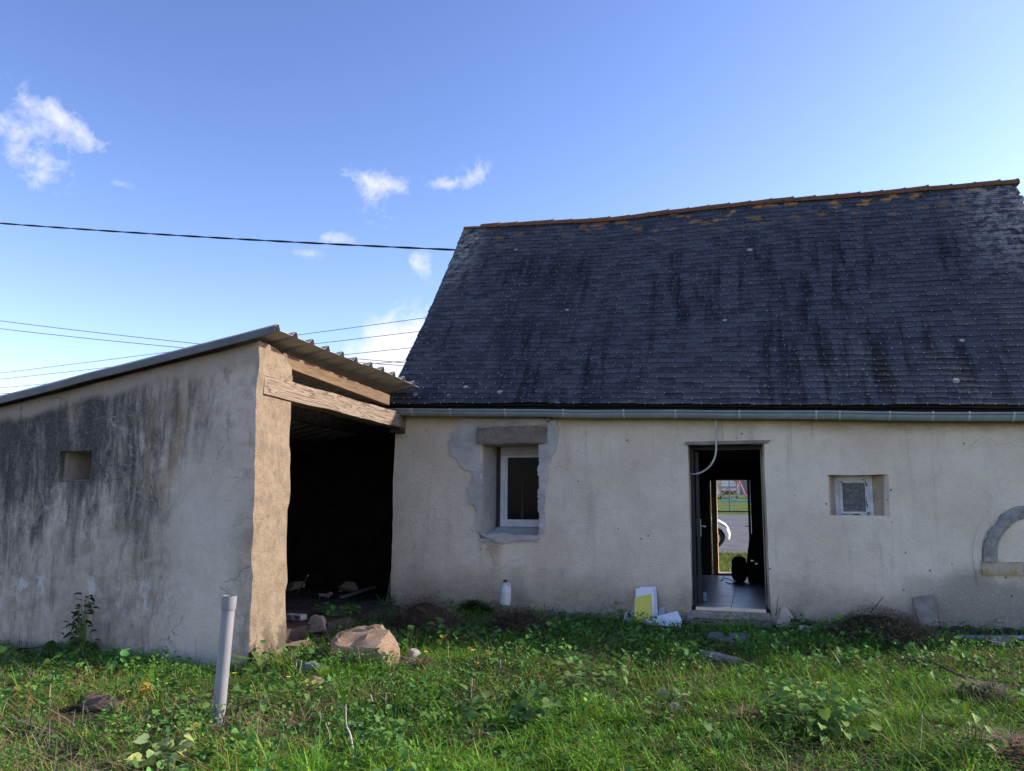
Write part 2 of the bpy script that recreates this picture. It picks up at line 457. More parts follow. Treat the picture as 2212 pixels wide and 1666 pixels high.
    li = t.math('MULTIPLY', t.ramp(t.voro(24), 0.22, 0.12), t.ramp(t.noise(1.4, 4, vec=t.map(loc=(2.3, 0, 7))), 0.56, 0.64))
    c = t.mix(t.math('MULTIPLY', li, 0.6), c, (0.46, 0.46, 0.42))
    c = t.mix(t.ramp(n3, 0.45, 0.75, 0, 0.25), c, (0.42, 0.39, 0.35))
    # the right-facing end of the wall is a warm sandy mortar
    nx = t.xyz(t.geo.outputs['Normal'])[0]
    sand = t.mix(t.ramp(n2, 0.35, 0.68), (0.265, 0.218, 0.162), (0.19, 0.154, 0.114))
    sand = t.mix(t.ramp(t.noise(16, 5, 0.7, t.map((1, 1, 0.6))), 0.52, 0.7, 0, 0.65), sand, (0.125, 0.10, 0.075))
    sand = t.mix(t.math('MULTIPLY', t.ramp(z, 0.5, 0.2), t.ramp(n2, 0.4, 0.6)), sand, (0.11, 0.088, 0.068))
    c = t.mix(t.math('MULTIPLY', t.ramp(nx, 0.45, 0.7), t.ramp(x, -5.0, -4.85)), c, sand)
    t.color(c)
    h = t.math('ADD', t.math('MULTIPLY', n3, 0.6), t.math('ADD', t.noise(14, 4), t.noise(70, 3)))
    t.bump(h, 0.8, 0.014)
    return t.m

def mat_slate():
    t = NT('weathered_slate', 0.7, 0.25)
    oi = t.n.new('ShaderNodeObjectInfo')
    r = t.math('FRACT', t.math('ADD', oi.outputs['Random'], t.geo.outputs['Random Per Island']))
    x, y, z = t.xyz()
    c = t.mix(r, (0.022, 0.0265, 0.0335), (0.055, 0.063, 0.076))
    n2 = t.noise(9, 5, 0.65); n1 = t.noise(0.8, 4)
    c = t.mix(t.ramp(n2, 0.42, 0.72, 0, 0.5), c, (0.085, 0.09, 0.095))
    # black streaks running down the slope
    st = t.noise(1.7, 8, 0.72, t.map((3.0, 0.36, 0.30)), dist=0.15)
    top = t.ramp(z, 6.25, 5.3)
    spots = t.math('ADD', t.math('MULTIPLY', t.ramp(t.math('ABSOLUTE', t.math('ADD', x, 2.9)), 1.2, 0.3), 0.07), t.math('MULTIPLY', t.ramp(t.math('ABSOLUTE', t.math('SUBTRACT', x, 0.9)), 1.0, 0.3), 0.045))
    st = t.math('ADD', st, t.math('SUBTRACT', spots, 0.02))
    big = t.ramp(t.noise(0.6, 3, vec=t.map((1, 0.5, 0.4), loc=(4, 0, 0))), 0.42, 0.58, 0.25, 1.0)
    c = t.mix(t.math('MULTIPLY', t.math('MULTIPLY', t.ramp(st, 0.48, 0.64), top), t.math('MULTIPLY', big, 0.95)), c, (0.009, 0.009, 0.011))
    # small pale lichen discs
    v1 = t.math('MULTIPLY', t.ramp(t.voro(8.5), 0.15, 0.10), t.ramp(t.noise(0.9, 3, vec=t.map(loc=(1, 1, 3))), 0.47, 0.58))
    c = t.mix(t.math('MULTIPLY', v1, 0.5), c, (0.26, 0.27, 0.25))
    v2 = t.math('MULTIPLY', t.ramp(t.voro(1.6), 0.075, 0.06), 0.85)
    c = t.mix(v2, c, (0.34, 0.35, 0.29))
    v3 = t.math('MULTIPLY', t.ramp(t.voro(20, vec=t.map(loc=(3, 3, 3))), 0.22, 0.14), t.ramp(z, 3.6, 5.8, 0.2, 0.65))
    c = t.mix(t.math('MULTIPLY', v3, t.ramp(t.noise(1.7, 3), 0.45, 0.6)), c, (0.17, 0.18, 0.19))
    # orange lichen near the ridge
    od = t.math('ADD', z, t.math('MULTIPLY', t.math('SUBTRACT', t.noise(2.5, 4), 0.5), 0.7))
    org = t.math('MULTIPLY', t.ramp(od, 5.85, 6.5), t.ramp(t.noise(4.6, 4, 0.55, t.map((0.8, 1, 1.2), loc=(9, 0, 2))), 0.55, 0.60))
    org = t.math('MULTIPLY', org, t.ramp(x, -3.5, 0.5, 0.35, 1.0))
    c = t.mix(t.math('MULTIPLY', org, 0.9), c, (0.40, 0.20, 0.045))
    # grey crust at the left verge top and the right verge
    lv = t.math('MULTIPLY', t.ramp(x, -4.2, -4.8), t.ramp(z, 4.6, 6.0))
    rv = t.math('MULTIPLY', t.ramp(x, 2.7, 3.7), t.ramp(z, 4.2, 5.6))
    cru = t.math('MULTIPLY', t.math('ADD', lv, rv, True), t.ramp(t.noise(8, 5, 0.7), 0.43, 0.58))
    c = t.mix(t.math('MULTIPLY', cru, 0.85), c, (0.25, 0.255, 0.23))
    t.color(c)
    t.rough(t.ramp(n2, 0.3, 0.7, 0.6, 0.85))
    t.bump(t.noise(45, 4, 0.6), 0.35, 0.005)
    return t.m

def mat_wood(name, a, b, axis_scale, groove=0.8, grey=None):
    t = NT(name, 0.85, 0.2)
    v = t.map(axis_scale)
    w = t.noise(6, 6, 0.6, v, dist=1.6)
    rings = t.math('SINE', t.math('MULTIPLY', t.math('ADD', t.noise(1.1, 3, 0.5, v, dist=1.2), 0), 75))
    c = t.mix(t.ramp(w, 0.35, 0.65), a, b)
    c = t.mix(t.ramp(rings, 0.35, 0.95, 0, groove), c, tuple(q * 0.28 for q in a))
    if grey: c = t.mix(t.ramp(t.noise(1.5, 3), 0.4, 0.6, 0, 0.6), c, grey)
    t.color(c)
    t.bump(t.math('ADD', w, t.math('MULTIPLY', rings, -0.15)), 0.6, 0.006)
    return t.m

def mat_foliage(name, spec=0.15, trans=0.3, rough=0.65):
    t = NT(name, rough, spec)
    at = t.n.new('ShaderNodeAttribute'); at.attribute_name = 'col'
    t.color(at.outputs['Color'])
    tr = t.n.new('ShaderNodeBsdfTranslucent')
    hs = t.n.new('ShaderNodeHueSaturation'); hs.inputs['Saturation'].default_value = 1.1; hs.inputs['Value'].default_value = 1.25
    t.l.new(at.outputs['Color'], hs.inputs['Color']); t.l.new(hs.outputs[0], tr.inputs['Color'])
    mx = t.n.new('ShaderNodeMixShader'); mx.inputs[0].default_value = trans
    t.l.new(t.b.outputs[0], mx.inputs[1]); t.l.new(tr.outputs[0], mx.inputs[2])
    t.l.new(mx.outputs[0], t.n['Material Output'].inputs['Surface'])
    return t.m

def mat_rock(name, a, b, c3, sc=5.0):
    t = NT(name, 0.9, 0.2)
    n1 = t.noise(sc, 6, 0.65, dist=0.3); n2 = t.noise(sc * 4, 5, 0.65)
    c = t.mix(t.ramp(n1, 0.35, 0.65), a, b)
    c = t.mix(t.ramp(n2, 0.52, 0.7, 0, 0.8), c, c3)
    v = t.voro(sc * 1.3, 'DISTANCE_TO_EDGE')
    c = t.mix(t.math('MULTIPLY', t.ramp(v, 0.03, 0.0), t.ramp(n1, 0.5, 0.6)), c, tuple(q * 0.3 for q in a))
    t.color(c)
    t.bump(t.math('ADD', n2, t.noise(sc * 16, 4)), 0.9, 0.015)
    return t.m

M = {}
M['render'] = mat_render()
M['stained'] = mat_stained()
M['slate'] = mat_slate()
M['cement'] = plain('grey_cement_patch', (0.44, 0.435, 0.42), 0.92, 0.15, var=0.2, sc=3.5, bump=0.6, bsc=24)
M['concrete'] = mat_rock('weathered_concrete', (0.27, 0.245, 0.21), (0.40, 0.37, 0.33), (0.13, 0.12, 0.105), 6)
M['zinc'] = plain('zinc_gutter', (0.25, 0.315, 0.36), 0.38, 0.5, metal=0.0, var=0.12, sc=6)
M['old_concrete'] = mat_rock('brown_grey_old_concrete', (0.20, 0.175, 0.145), (0.30, 0.27, 0.23), (0.11, 0.10, 0.085), 6)
M['bracket'] = plain('pale_zinc_bracket', (0.45, 0.50, 0.54), 0.4, 0.5, var=0.1)
M['galv'] = plain('galvanised_sheet', (0.36, 0.345, 0.33), 0.6, 0.3, metal=0.0, var=0.15, sc=3, bump=0.15, bsc=15)
M['flashing'] = plain('shade_grey_flashing', (0.10, 0.105, 0.11), 0.55, 0.35, var=0.2, sc=5)  # darker than the sheets: the lip's shade is put into its colour
M['soffit'] = plain('dark_eaves_board', (0.03, 0.026, 0.022), 0.9, 0.1)
M['ridge'] = mat_rock('lichened_ridge_tile', (0.15, 0.078, 0.05), (0.20, 0.105, 0.06), (0.30, 0.155, 0.045), 6)
M['old_lintel'] = mat_wood('grey_weathered_timber', (0.22, 0.175, 0.135), (0.29, 0.235, 0.185), (3.2, 0.5, 4.2), 0.7)
M['rafter'] = mat_wood('brown_rafter_timber', (0.14, 0.095, 0.062), (0.19, 0.135, 0.09), (3.5, 0.35, 3.5), 0.25)
M['grey_plank'] = mat_wood('grey_plank_timber', (0.2, 0.17, 0.14), (0.3, 0.26, 0.22), (0.5, 2, 2), 0.5)
M['pvc_white'] = plain('white_window_plastic', (0.50, 0.52, 0.545), 0.45, 0.35, var=0.16, sc=7)
M['frame_brown'] = plain('brown_sealant', (0.045, 0.032, 0.028), 0.8)
M['navy'] = plain('dark_blue_grey_door_paint', (0.013, 0.016, 0.023), 0.45, 0.4, var=0.1)
M['room'] = plain('shade_dark_room_plaster', (0.075, 0.072, 0.07), 0.9, 0.1, var=0.2, sc=2)  # wall colour darkened to hold the shade of the interior
M['shed_in'] = plain('shade_dark_shed_masonry', (0.030, 0.027, 0.024), 0.95, 0.05, var=0.4, sc=3, bump=0.8, bsc=12)  # near-black colour puts the shed's inner shade into the masonry
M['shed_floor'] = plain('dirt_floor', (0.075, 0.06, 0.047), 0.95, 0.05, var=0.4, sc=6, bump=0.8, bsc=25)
M['tile'] = plain('dark_wood_look_tile', (0.36, 0.35, 0.345), 0.38, 0.5, var=0.2, sc=5)
M['grout'] = plain('dark_grout', (0.02, 0.02, 0.02), 0.95, 0.1)
M['metal'] = plain('brushed_steel', (0.55, 0.56, 0.58), 0.3, 0.5, metal=0.9, var=0.05)
M['hook'] = plain('slate_hook_steel', (0.52, 0.53, 0.55), 0.35, 0.5, metal=0.6, var=0.1)
M['pipe'] = plain('grey_pvc_pipe', (0.22, 0.235, 0.26), 0.5, 0.35, var=0.08, sc=5)
M['conduit'] = plain('pale_grey_conduit', (0.45, 0.46, 0.47), 0.6, 0.3)
M['black'] = plain('black_cable_sheath', (0.012, 0.012, 0.014), 0.6, 0.3)
M['wire'] = plain('dark_bare_wire', (0.06, 0.065, 0.075), 0.6, 0.3)
M['yellow'] = plain('yellow_board', (0.62, 0.58, 0.10), 0.5, 0.35, var=0.05)
M['white'] = plain('white_board', (0.66, 0.71, 0.78), 0.5, 0.35, var=0.05)
M['greyboard'] = plain('grey_board', (0.36, 0.36, 0.39), 0.7, 0.25, var=0.1)
M['tan'] = plain('tan_tile_fragment', (0.40, 0.34, 0.27), 0.85, 0.2, var=0.15, sc=10, bump=0.3)
M['surround'] = plain('smooth_beige_render', (0.42, 0.37, 0.30), 0.9, 0.15, var=0.12, sc=4, bump=0.4)
M['brownslab'] = plain('brown_grey_slab', (0.24, 0.22, 0.19), 0.9, 0.15, var=0.25, sc=6, bump=0.5)
M['darkwood'] = plain('rotten_dark_wood', (0.06, 0.045, 0.038), 0.95, 0.1, var=0.4, sc=12, bump=0.8)
M['straw'] = mat_foliage('dry_straw', 0.15, 0.1, 0.8)
M['grass'] = mat_foliage('grass_blades', 0.14, 0.28, 0.6)
M['leaf'] = mat_foliage('weed_leaves', 0.14, 0.22, 0.6)
M['boulder'] = mat_rock('pinkish_granite', (0.30, 0.20, 0.125), (0.40, 0.31, 0.23), (0.15, 0.12, 0.10), 9)
M['rock'] = mat_rock('brown_granite', (0.30, 0.23, 0.175), (0.42, 0.34, 0.27), (0.16, 0.13, 0.105), 9)
M['redrock'] = mat_rock('dark_reddish_stone', (0.10, 0.07, 0.055), (0.16, 0.115, 0.09), (0.07, 0.055, 0.045), 8)
M['greyrock'] = mat_rock('blue_grey_stone', (0.15, 0.165, 0.18), (0.24, 0.26, 0.27), (0.1, 0.105, 0.11), 9)
M['palerock'] = mat_rock('pale_stone', (0.42, 0.41, 0.39), (0.54, 0.53, 0.51), (0.3, 0.29, 0.27), 12)
M['archstone'] = mat_rock('grey_arch_granite', (0.31, 0.30, 0.29), (0.50, 0.49, 0.47), (0.12, 0.115, 0.11), 14)
M['brick'] = plain('sandy_brick', (0.42, 0.30, 0.2), 0.9, 0.15, var=0.25, sc=9, bump=0.4)
M['mortar'] = plain('sandy_mortar', (0.26, 0.21, 0.16), 0.95, 0.1)
M['stalk'] = plain('dry_stalk', (0.34, 0.29, 0.22), 0.85, 0.15, var=0.25, sc=20)
M['greystalk'] = plain('grey_dead_stalk', (0.33, 0.33, 0.33), 0.85, 0.15, var=0.25, sc=20)
M['darktwig'] = plain('dark_dead_twig', (0.075, 0.055, 0.045), 0.9, 0.1, var=0.3, sc=20)
M['petal'] = plain('yellow_petals', (0.75, 0.52, 0.02), 0.6, 0.2, var=0.1)
M['stem'] = plain('green_stem', (0.10, 0.16, 0.05), 0.7, 0.2)
M['asphalt'] = plain('grey_asphalt', (0.105, 0.112, 0.125), 0.9, 0.2, var=0.2, sc=1.5, bump=0.4, bsc=80)
M['carpaint'] = plain('white_car_paint', (0.74, 0.75, 0.77), 0.25, 0.5, var=0.02)
M['carglass'] = plain('dark_car_glass', (0.02, 0.022, 0.025), 0.08, 0.5)
M['rubber'] = plain('black_rubber', (0.02, 0.02, 0.02), 0.85, 0.2)
M['alloy'] = plain('alloy_rim', (0.5, 0.5, 0.51), 0.3, 0.5, metal=0.7)
M['lamp'] = plain('clear_headlight', (0.30, 0.32, 0.35), 0.1, 0.6)
M['playwood'] = plain('pale_play_timber', (0.48, 0.38, 0.26), 0.8, 0.2)
M['playred'] = plain('red_brown_play_panel', (0.20, 0.075, 0.06), 0.8, 0.2)
M['pink'] = plain('pink_plastic', (0.62, 0.20, 0.26), 0.45, 0.4, var=0.05)
M['teal'] = plain('turquoise_plastic', (0.16, 0.42, 0.40), 0.45, 0.4, var=0.08)
M['greyblock'] = plain('grey_block_wall', (0.20, 0.185, 0.17), 0.9, 0.1, var=0.15, sc=1)
M['whitewall'] = plain('white_cladding', (0.66, 0.67, 0.7), 0.8, 0.2)
M['galvpost'] = plain('green_grey_fence_steel', (0.13, 0.15, 0.15), 0.6, 0.3)
M['bag'] = plain('black_bag_fabric', (0.010, 0.010, 0.012), 0.75, 0.2, var=0.3, sc=20)
M['bluecan'] = plain('pale_blue_tin', (0.28, 0.42, 0.5), 0.4, 0.4)
M['capblue'] = plain('dark_blue_cap', (0.02, 0.028, 0.05), 0.5, 0.3)
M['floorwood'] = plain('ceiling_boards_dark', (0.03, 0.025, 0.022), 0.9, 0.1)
t_ = NT('milky_plastic', 0.42, 0.4); t_.color((0.62, 0.66, 0.70)); t_.b.inputs['Transmission Weight'].default_value = 0.25; M['jug'] = t_.m
t_ = NT('jug_liquid', 0.3, 0.3); t_.color((0.48, 0.52, 0.53)); M['liquid'] = t_.m
t_ = NT('window_glass', 0.05, 0.025); t_.color((0.010, 0.012, 0.014)); M['glass'] = t_.m
t_ = NT('obscure_glass', 0.3, 0.5); t_.color(t_.mix(t_.ramp(t_.noise(30, 3), 0.4, 0.65), (0.06, 0.062, 0.066), (0.13, 0.13, 0.125))); t_.bump(t_.voro(70), 0.8, 0.004); M['obscure'] = t_.m

def mat_soil():
    t = NT('yard_soil', 0.95, 0.1)
    x, y, z = t.xyz()
    n = t.noise(1.2, 6, 0.65); n2 = t.noise(14, 5, 0.65)
    c = t.mix(t.ramp(n, 0.35, 0.65), (0.045, 0.034, 0.022), (0.085, 0.065, 0.042))
    c = t.mix(t.ramp(n2, 0.45, 0.7, 0, 0.6), c, (0.055, 0.062, 0.022))
    # turf beyond the cottage
    far = t.mix(t.ramp(t.noise(3, 6, 0.7), 0.35, 0.65), (0.075, 0.125, 0.03), (0.13, 0.17, 0.05))
    c = t.mix(t.ramp(y, 16.0, 17.0), c, far)
    t.color(c)
    t.bump(t.math('ADD', n2, t.noise(50, 4)), 0.9, 0.03)
    return t.m
M['soil'] = mat_soil()

# ------------------------------------------------------------------ ground
GY = [-60, 2, 4, 5.3, 7.2, 9.0, 10.6, 16.6, 26, 45, 50, 60, 75, 400]
GZ = [-0.2, -0.14, -0.09, -0.05, 0.01, 0.08, 0.15, 0.22, 0.30, 1.36, 1.95, 2.75, 3.1, 3.4]
def gz(x, y):
    z = float(np.interp(y, GY, GZ))
    if -60 < y < 16: z += 0.05 * mnoise.noise(Vector((x * 0.7, y * 0.7, 3.1))) + 0.02 * mnoise.noise(Vector((x * 2.3, y * 2.3, 1.1)))
    return z
def onG(px, py):
    z = 0.0
    for _ in range(12):
        p = onZ(px, py, z); z = 0.5 * z + 0.5 * gz(p.x, p.y)
    return Vector((p.x, p.y, gz(p.x, p.y)))

gx = sorted(set(list(np.linspace(-10, 5, 90)) + list(np.linspace(-60, -10, 18)) + list(np.linspace(5, 60, 20)) + [-400, -200, -120, 120, 200, 400]))
gy = sorted(set(list(np.linspace(-2, 11, 80)) + list(np.linspace(11, 80, 60)) + list(np.linspace(-60, -2, 15)) + [100, 150, 250, 400, -200, -400]))
gv = [(x, y, gz(x, y)) for y in gy for x in gx]
nxg = len(gx)
gf = [(j * nxg + i, j * nxg + i + 1, (j + 1) * nxg + i + 1, (j + 1) * nxg + i) for j in range(len(gy) - 1) for i in range(nxg - 1)]
mb = MB(); mb.add(gv, gf)
g_ob = mb.build('ground', M['soil'], smooth=80)
tag(g_ob, kind='structure')

# ------------------------------------------------------------------ cottage
HY = 10.6                       # outer face of the front wall
HX0, HX1 = -4.86, 4.0
BY = 16.55                      # outer face of the back wall
FLOOR = 0.33
def gut(x): return 2.745 - 0.0325 * (x + 0.9)      # old eaves run a little out of level
cottage = empty('cottage', (0, HY, 0.1), 'long single-storey cottage of cream roughcast under a steep dark slate roof', 'house')
roof = None
D0, D1 = -0.77, 0.165           # doorway
W0, W1, WB, WT = -3.57, -2.735, 1.12, 2.40
S0, S1, SB, ST = 0.885, 1.565, 1.475, 1.965
SW0, SW1 = onY(1802, 1060, HY + 0.2).x + 0.005, onY(1888, 1060, HY + 0.2).x - 0.005
def wall_deform(p):
    q = Vector(p)
    if abs(p.y - HY) < 0.3:
        q.y += 0.022 * fbm((p.x, p.z, 0), 0.8, 2.0) + 0.006 * fbm((p.x, p.z, 0), 3.5, 5.0)
        q.x += 0.010 * fbm((p.x, p.z, p.y), 3.0, 11.0)
        q.z += 0.010 * fbm((p.x, p.z, p.y), 3.0, 17.0)
    if WB - 0.05 < p.z < WT + 0.05 and abs(p.x - W0) < 0.004: q.x += (p.y - HY) * 0.19
    if WB - 0.05 < p.z < WT + 0.05 and abs(p.x - W1) < 0.004: q.x += (p.y - HY) * 0.10
    if SB - 0.05 < p.z < ST + 0.05 and abs(p.x - S0) < 0.004: q.x += (p.y - HY) * (SW0 - S0) / 0.2
    if SB - 0.05 < p.z < ST + 0.05 and abs(p.x - S1) < 0.004: q.x += (p.y - HY) * (SW1 - S1) / 0.2
    if p.z < 2.39 and abs(p.x - D1) < 0.004: q.x -= max(0, p.y - HY - 0.05) * 0.10
    if p.x < HX0 + 0.05: q.x += 0.012 * fbm((p.y, p.z, 0), 2.5, 3.0)
    return q
xs = lines(HX0, HX1, 0.1, (D0, D1, W0, W1, S0, S1)); zs = lines(-0.15, 2.86, 0.1, (FLOOR - 0.05, 2.37, WB, WT, SB, ST))
ys = [HY, HY + 0.12, HY + 0.28, HY + 0.5]
def hole(x, y, z):
    if D0 < x < D1 and FLOOR - 0.05 < z < 2.37: return True
    if W0 < x < W1 and WB < z < WT: return True
    if S0 < x < S1 and SB < z < ST: return True
    return z > gut(x) + 0.12
mb = cells(MB(), xs, ys, zs, hole, wall_deform)
front = mb.build('front_wall', M['render'], cottage, smooth=35)
# gables and back wall
def gable(x0, x1, name):
    m = MB()
    m.prism([(x0, HY + 0.501, -0.15), (x0, BY - 0.3, -0.15), (x0, BY - 0.3, 2.9), (x0, 13.45, 6.40), (x0, HY + 0.501, 2.93)], (x1 - x0, 0, 0))
    return m.build(name, M['render'], cottage)
gable(HX0 + 0.012, HX0 + 0.45, 'gable_wall')
gable(HX1 - 0.45, HX1 - 0.012, 'gable_wall')
mb = MB()
p0 = onY(1546, 1037, BY - 0.42); p1 = onY(1627, 1236, BY - 0.42)
BX0, BX1, BTOP = p0.x, p1.x, p0.z
for a, b in (((HX0, BY - 0.298, -0.15), (BX0 - 0.12, BY, 2.9)), ((BX1, BY - 0.298, -0.15), (HX1, BY, 2.9)), ((BX0 - 0.118, BY - 0.298, BTOP), (BX1 - 0.002, BY, 2.9))):
    mb.box(a, b)
mb.build('back_wall', M['render'], cottage)
# room: corridor between the two doors, unseen walls set close to keep it dark
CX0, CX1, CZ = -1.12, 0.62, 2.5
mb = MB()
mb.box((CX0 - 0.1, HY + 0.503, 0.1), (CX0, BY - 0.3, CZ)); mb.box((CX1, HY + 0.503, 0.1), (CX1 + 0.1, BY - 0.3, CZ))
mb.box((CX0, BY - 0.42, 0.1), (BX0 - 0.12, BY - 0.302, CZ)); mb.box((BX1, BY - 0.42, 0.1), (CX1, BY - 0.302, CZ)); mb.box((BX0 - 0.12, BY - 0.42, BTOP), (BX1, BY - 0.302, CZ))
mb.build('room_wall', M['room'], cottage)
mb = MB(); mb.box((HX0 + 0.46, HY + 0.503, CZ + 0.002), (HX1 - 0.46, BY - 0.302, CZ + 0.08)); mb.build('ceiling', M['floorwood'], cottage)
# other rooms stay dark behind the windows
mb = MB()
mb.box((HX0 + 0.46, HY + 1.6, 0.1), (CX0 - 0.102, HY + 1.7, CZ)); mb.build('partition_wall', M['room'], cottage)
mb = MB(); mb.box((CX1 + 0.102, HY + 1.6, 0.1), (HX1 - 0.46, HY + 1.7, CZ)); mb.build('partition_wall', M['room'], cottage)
# tiled floor
mb = MB(); mb.box((CX0, HY + 0.03, 0.1), (CX1, BY - 0.05, FLOOR - 0.006)); slab = mb.build('floor', M['grout'], cottage)
ty = HY + 0.06; row = 0
tw = (CX1 - CX0) / 4
tile_me = None
xs_t = [-1.12, -0.75, -0.30, 0.15, 0.62]
ylines = [HY + 0.06]
for dlt in (0.62, 0.22, 0.62, 0.22, 0.62, 0.62, 0.62, 0.62, 0.62, 0.62): ylines.append(min(ylines[-1] + dlt, BY - 0.44))
for i in range(4):
    off = 0.0 if i % 2 else 0.13
    for j in range(len(ylines) - 1):
        a, b = ylines[j] + (off if j else 0), min(ylines[j + 1] + off, BY - 0.44)
        if b - a < 0.03: continue
        m = MB()
        x0, x1 = xs_t[i] + 0.004, xs_t[i + 1] - 0.004
        if a < HY + 0.5: x0, x1 = max(x0, D0 + 0.05), min(x1, D1 - 0.05)
        if x1 - x0 < 0.02: continue
        m.box((x0, a + 0.004, FLOOR - 0.006), (x1, b - 0.004, FLOOR + random.uniform(0.0, 0.0015)))
        m.build('floor_tile', M['tile'], slab)
# door step
mb = MB()
cells(mb, lines(D0 - 0.005, D1 + 0.005, 0.06), [HY - 0.17, HY - 0.1, HY - 0.03, HY + 0.1], [0.05, 0.13, FLOOR - 0.13], lambda x, y, z: False, lambda p: p + Vector((0.012 * fbm(p, 6, 1), 0.025 * fbm(p, 5, 2) * (p.y < HY), 0.018 * fbm(p, 6, 3))))
mb.build('door_step', M['old_concrete'], cottage, smooth=40)
mb = MB(); mb.box((D0 + 0.005, HY - 0.03, FLOOR - 0.118), (D1 - 0.005, HY + 0.025, FLOOR - 0.03)); mb.build('threshold', M['concrete'], cottage)
mb = MB(); mb.box((D0 + 0.05, HY + 0.022, FLOOR - 0.03), (D1 - 0.05, HY + 0.055, FLOOR + 0.008)); mb.build('sill_strip', M['metal'], cottage)
# door frame, lintel strip, open leaf with lever
df = MB()
FD = HY + 0.30
df.box((D0 + 0.004, FD, FLOOR - 0.02), (D0 + 0.05, FD + 0.08, 2.36)); df.box((D1 - 0.035, FD, FLOOR - 0.02), (D1 + 0.012, FD + 0.08, 2.36))
df.box((D0 + 0.05, FD, 2.31), (D1 - 0.035, FD + 0.08, 2.362))
dfo = df.build('door_frame', M['navy'], cottage)
mb = MB(); mb.prism([(D0 - 0.03, HY - 0.03, 2.352), (D1 + 0.03, HY - 0.03, 2.357), (D1 + 0.085, HY - 0.03, 2.40), (D0 - 0.035, HY - 0.03, 2.392)], (0, 0.12, 0)); mb.build('door_lintel', M['brownslab'], cottage)
R = Matrix.Translation((D0 + 0.085, FD + 0.085, 0)) @ Matrix.Rotation(rad(93.4), 4, 'Z')
dl = MB(); dl.box((0, -0.022, FLOOR + 0.02), (0.84, 0.022, 2.29), R)
leaf = dl.build('door_leaf', M['navy'], cottage)
hz_ = onY(1507, 1137, FD + 0.9).z
mb = MB()
for sg in (-1, 1):
    q = R @ Vector((0.785, 0.026 * sg, hz_)); o1 = R @ Vector((0.785, 0.085 * sg, hz_)); o2 = R @ Vector((0.68, 0.09 * sg, hz_))
    mb.tube([q, o1, o2], 0.009, 8)
    a_ = R @ Vector((0.77, 0.0285 * sg, hz_ - 0.14)); b_ = R @ Vector((0.77, 0.0285 * sg, hz_ + 0.1)); mb.bar(a_, b_, 0.035, 0.011, (1, 0, 0))
mb.build('door_handle', M['metal'], leaf)
m = MB(); m.box((0.8405, -0.011, hz_ - 0.12), (0.843, 0.011, hz_ + 0.08), R); m.build('lock_plate', M['metal'], leaf)
# back doorway: brick reveal, back door leaf
rev = MB(); rev.box((BX0 - 0.1, BY - 0.296, 0.1), (BX0 - 0.008, BY - 0.01, BTOP - 0.003)); revo = rev.build('brick_reveal', M['mortar'], cottage)
zz = 0.36; k = 0
while zz < BTOP - 0.05:
    for (a, b) in (((BY - 0.29, BY - 0.16), (BY - 0.15, BY - 0.012)) if k % 2 else ((BY - 0.29, BY - 0.012),)):
        m = MB(); m.box((BX0 - 0.03, a, zz), (BX0 + random.uniform(-0.004, 0.004), b, min(zz + 0.178, BTOP - 0.01))); m.build('brick', M['brick'], revo)
    zz += 0.185; k += 1
mb = MB(); mb.box((BX1 - 0.05, BY - 1.22, FLOOR + 0.02), (BX1 - 0.008, BY - 0.43, BTOP)); bleaf = mb.build('back_door_leaf', M['navy'], cottage)
hb = onY(1622, 1137, BY - 1.1)
mb = MB(); q = Vector((BX1 - 0.052, BY - 1.15, hb.z)); mb.tube([q, q + Vector((-0.05, 0, 0)), q + Vector((-0.05, 0.1, 0))], 0.009, 8); mb.build('door_handle', M['metal'], bleaf)
mb = MB(); mb.box((BX0 - 0.01, BY - 0.4, 0.1), (BX1, BY + 0.1, 0.36)); mb.build('back_step', M['concrete'], cottage)

# --- window with its concrete lintel, cement patches and sill
FYW = HY + 0.43
fw = 0.06
X0 = onY(1081, 1060, FYW).x; X1 = W1 + 0.04
Z0 = onY(1110, 1138, FYW).z; Z1 = WT - 0.005
win = MB()
win.box((X0, FYW, Z0), (X0 + fw, FYW + 0.06, Z1)); win.box((X1 - fw, FYW, Z0), (X1, FYW + 0.06, Z1))
win.box((X0 + fw, FYW, Z0), (X1 - fw, FYW + 0.06, Z0 + 0.055)); win.box((X0 + fw, FYW, Z1 - 0.06), (X1 - fw, FYW + 0.06, Z1))
wo = win.build('window', M['pvc_white'], cottage)
m = MB(); a = X0 + fw; b = X1 - fw
m.box((a, FYW + 0.012, Z0 + 0.056), (a + 0.04, FYW + 0.05, Z1 - 0.061)); m.box((b - 0.04, FYW + 0.012, Z0 + 0.056), (b, FYW + 0.05, Z1 - 0.061))
m.box((a + 0.04, FYW + 0.012, Z0 + 0.056), (b - 0.04, FYW + 0.05, Z0 + 0.1)); m.box((a + 0.04, FYW + 0.012, Z1 - 0.15), (b - 0.04, FYW + 0.05, Z1 - 0.061))
m.build('sash', M['pvc_white'], wo)
m = MB(); m.box((a + 0.04, FYW + 0.025, Z0 + 0.1), (b - 0.04, FYW + 0.033, Z1 - 0.15)); m.build('pane', M['glass'], wo)
m = MB(); m.box((X0 - 0.06, FYW + 0.01, Z0), (X0 - 0.002, FYW + 0.05, Z1)); m.build('seal_strip', M['frame_brown'], wo)
m = MB()
for k in range(3): m.box((X0 + 0.002, FYW - 0.012 - 0.004 * (k % 2), Z1 - 0.125 + k * 0.038), (X1 - 0.002, FYW - 0.001, Z1 - 0.091 + k * 0.038))
m.build('shutter_slats', M['greyboard'], wo)
ca = onY(1127, 1138, FYW + 0.02).x
